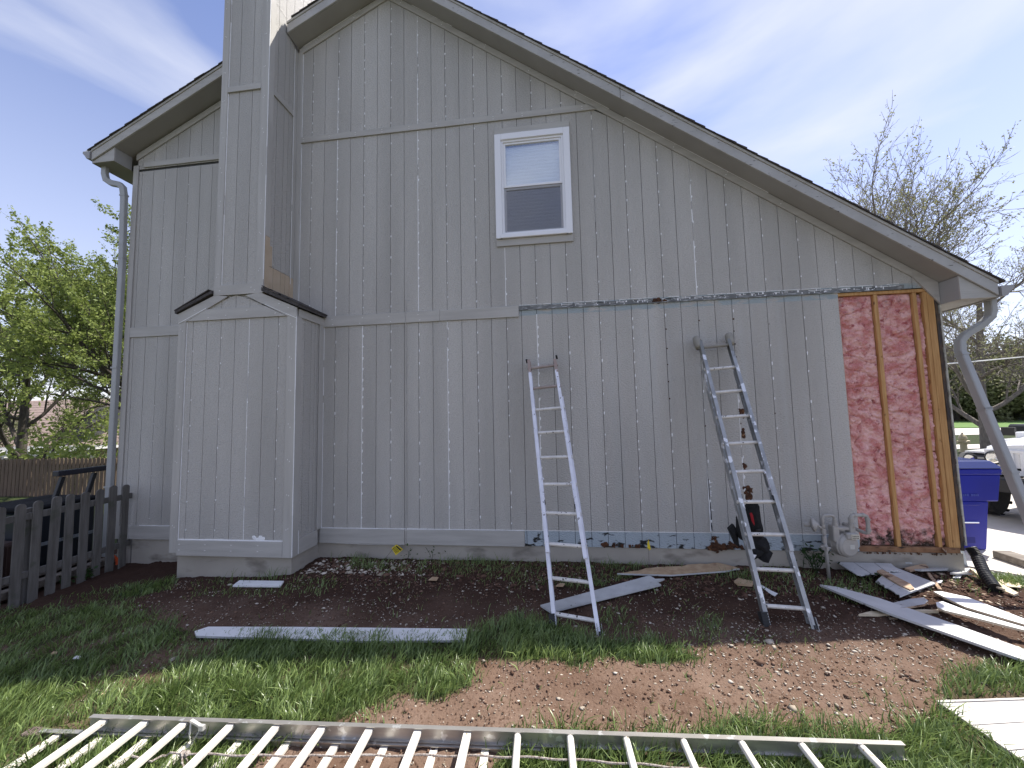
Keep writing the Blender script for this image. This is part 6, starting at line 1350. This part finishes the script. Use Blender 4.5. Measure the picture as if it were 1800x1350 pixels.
def scatter(n, x0, x1, y0, y1, seed, thr=1.):
    rs = np.random.RandomState(seed); X = rs.uniform(x0, x1, n); Y = rs.uniform(y0, y1, n); a = turf_amount(X+rs.normal(0, .05, n), Y+rs.normal(0, .045, n)); k = rs.uniform(0, 1, n) < a*thr
    ok = ~((X > BX0+.03) & (X < BX1-.02) & (Y > BY+.03)) & (Y < .02) | (X > 4.75)
    for q in KEEP_OFF: k &= ~poly_mask(X, Y, q)
    k &= ok; return X[k], Y[k], a[k]
X1, Y1, a1 = scatter(330000, -7.0, 5.2, -4.6, .02, 1)
dist = np.hypot(X1-CAM[0], Y1-CAM[1]); keep = np.random.RandomState(5).uniform(0, 1, len(X1)) < np.clip(1.25-dist*.08, .55, 1)
X1, Y1, a1 = X1[keep], Y1[keep], a1[keep]
hh = np.where(a1 > .5, .095, .06)*(1+.25*nfield(X1, Y1, 6, 17)); hh = np.where((X1 < -2.5) & (Y1 > -2.2), hh*.75, hh)
blades('lawn_grass', 'green grass growing in tufts over the yard', X1, Y1, hh, GRASS, 2)
X2, Y2, a2 = scatter(26000, -6, 5.2, -4.2, .02, 9, .35); blades('dry_grass', 'dry yellowish grass strands between the green', X2, Y2, np.full(len(X2), .06), DRYG, 4, W=.0028, lean=.9)
X3 = np.random.RandomState(6).uniform(5.2, 8, 5000); Y3 = np.random.RandomState(7).uniform(-3.5, .1, 5000); blades('lawn_grass', 'grass at the right edge of the yard', X3, Y3, np.full(5000, .07), GRASS, 8)
# long tufts at the foot of the foundation
rs = np.random.RandomState(12); xs_ = []; ys_ = []
for cx, cy, k in [(-3.45, -.66, 26), (-3.2, -.62, 30), (-3.75, -.66, 12), (-2.6, -.1, 20), (-2.35, -.15, 26), (-1.2, -.12, 22), (-.9, -.1, 26), (-.55, -.12, 20), (.1, -.1, 16), (.5, -.15, 30), (.8, -.12, 30), (1.15, -.15, 20), (1.5, -.12, 22), (2.2, -.3, 40), (2.6, -.25, 30), (3.0, -.6, 40), (3.35, -.5, 30)]:
    xs_ += list(rs.normal(cx, .09, k)); ys_ += list(rs.normal(cy, .035, k))
blades('foundation_weeds', 'thin long grass along the foundation', np.array(xs_), np.minimum(np.array(ys_), .02), np.full(len(xs_), .13), GRASS, 13, W=.003, lean=.6, tint=(0, .5))
def stones(name, label, n, region, size, mat, seed, flat=.5):
    rs = np.random.RandomState(seed); X = rs.uniform(region[0], region[1], n*6); Y = rs.uniform(region[2], region[3], n*6); a = turf_amount(X, Y)
    den = region[4](X, Y); k = (rs.uniform(0, 1, n*6) < den*(1-np.clip(a*1.3, 0, 1))) & (Y < -.03) & ~((X > BX0) & (X < BX1+.05) & (Y > BY-.03)); X, Y = X[k][:n], Y[k][:n]; n = len(X)
    Z = np.array([gh(p, q) for p, q in zip(X, Y)])+.004; s = size*np.exp(rs.normal(0, .55, n))
    base = np.array([(1, 0, 0), (.3, .95, 0), (-.8, .6, 0), (-.8, -.6, 0), (.3, -.95, 0), (0, 0, 1), (0, 0, -1)], float)
    az = rs.uniform(0, 6.28, n); c, s_ = np.cos(az), np.sin(az); el = rs.uniform(.35, .95, n); P = base[None]*(1+rs.uniform(-.4, .4, (n, 7, 1)))
    x = P[:, :, 0]; y = P[:, :, 1]*el[:, None]; z = P[:, :, 2]*flat; V = np.stack([(x*c[:, None]-y*s_[:, None])*s[:, None]+X[:, None], (x*s_[:, None]+y*c[:, None])*s[:, None]+Y[:, None], z*s[:, None]+Z[:, None]+.0*z], -1)
    I = (np.arange(n)*7)[:, None]; F = np.concatenate([I+np.array(t) for t in [(0, 1, 5), (1, 2, 5), (2, 3, 5), (3, 4, 5), (4, 0, 5), (1, 0, 6), (2, 1, 6), (3, 2, 6), (4, 3, 6), (0, 4, 6)]])
    o = np_mesh(name, V.reshape(-1, 3), F, mat, np.repeat(rs.uniform(0, 1, n), 7), kind='stuff'); o['label'] = label
PEB = leaf_mat('pale_pebble', (.30, .25, .19), (.62, .56, .47), 0); CLOD = leaf_mat('dirt_clod', (.09, .05, .032), (.22, .14, .10), 0); BARKC = leaf_mat('bark_chip', (.05, .025, .018), (.17, .10, .07), 0)
def dens(X, Y): return np.clip(.25+.75*np.exp(-((X-2.2)/1.3)**2-((Y+1.7)/.55)**2)+.25*nfield(X, Y, 5, 50), .03, 1)
stones('pale_gravel', 'pale gravel scattered over the bare soil', 2600, (-4.5, 5, -3.2, -.05, dens), .0066, PEB, 3, .32)
stones('pale_gravel', 'finer pale grit over the bare soil', 6500, (-4.5, 5, -3.4, -.05, dens), .0046, PEB, 13, .5)
stones('dirt_clods', 'brown crumbs of soil', 12000, (-4.8, 5, -3.4, -.05, lambda X, Y: np.full(X.shape, .6)), .0058, CLOD, 23, .6)
stones('bark_mulch', 'dark bark mulch near the foundation', 5200, (-3.2, 4.7, -.75, -.05, lambda X, Y: np.clip(-Y*0+1.0-(-Y-.1)*1.2, .05, 1)), .013, BARKC, 33, .35)
stones('pale_gravel', 'heap of light gravel in the corner by the chimney box', 420, (-2.95, -1.4, -.5, -.06, lambda X, Y: np.clip(1.3+(-X-2.2)*.8-(-Y)*.6, 0, 1)), .012, PEB, 43, .5)
stones('wood_debris', 'small torn wood and paint flakes scattered on the ground by the open corner', 420, (3.0, 5.6, -1.5, -.05, lambda X, Y: np.clip((X-3.0)*.6, 0, 1)*np.clip(1.1+Y*.6, 0, 1)), .020, leaf_mat('wood_flake', (.22, .13, .08), (.66, .56, .42), 0), 71, .14)
def weed(name, label, x, y, h, n, seed, size=.028, mat=WEED):
    rs = np.random.RandomState(seed); z = gh(x, y); T = thing(name, label, 'weed', (x, y, z), 'weeds along the foundation'); m = MB(); V = []
    for k in range(max(2, n//9)):
        e = Vector((x+rs.uniform(-.5, .5)*h, y+rs.uniform(-.3, .3)*h, z+h*rs.uniform(.6, 1))); m.tube([(x, y, z-.01), Vector((x, y, z)).lerp(e, .5)+Vector((.01, 0, .01)), e], .0025, 4)
    m.build('stem', WEED, T)
    for k in range(n):
        t = rs.uniform(.35, 1); c = np.array([x, y, z])+rs.normal(0, .28*h, 3)*np.array([1, .6, .4])+np.array([0, 0, h*t]); a = rs.normal(0, 1, 3)*np.array([1, 1, .4]); a /= np.linalg.norm(a); b = np.cross(a, [rs.normal()*.4, rs.normal()*.4, 1]); b /= np.linalg.norm(b); s = size*rs.uniform(.6, 1.2); V.append([c-a*s, c-b*s*.6, c+a*s, c+b*s*.6])
    V = np.array(V); np_mesh('leaves', V.reshape(-1, 3), np.arange(len(V)*4).reshape(-1, 4), mat, np.repeat(rs.uniform(0, 1, len(V)), 4), parent=T)
for i, (px, py, Y, h, n, lb) in enumerate(((1433, 990, -.12, .30, 150, 'leafy green weed growing behind the gas meter riser'), (715, 985, -.08, .20, 14, 'small weed just right of the square yellow flag'), (760, 985, -.08, .19, 16, 'second small weed right of the square yellow flag'), (1410, 1005, -.10, .22, 12, 'thin weed between mitted ladder and gas meter'), (1556, 1012, -.35, .10, 60, 'low leafy weed between the torn siding pieces'), (150, 1020, -.60, .14, 120, 'low weeds at the foot of the picket fence'), (115, 1030, -.80, .12, 90, 'low ground weeds near the nearer pickets'))):
    p = onY(px, py, Y) if i < 5 else G(px, py); x, y = p[0], p[1]; weed('weed', lb, x, y, h, n, 60+i, .018 if i in (1, 2, 3) else .026)
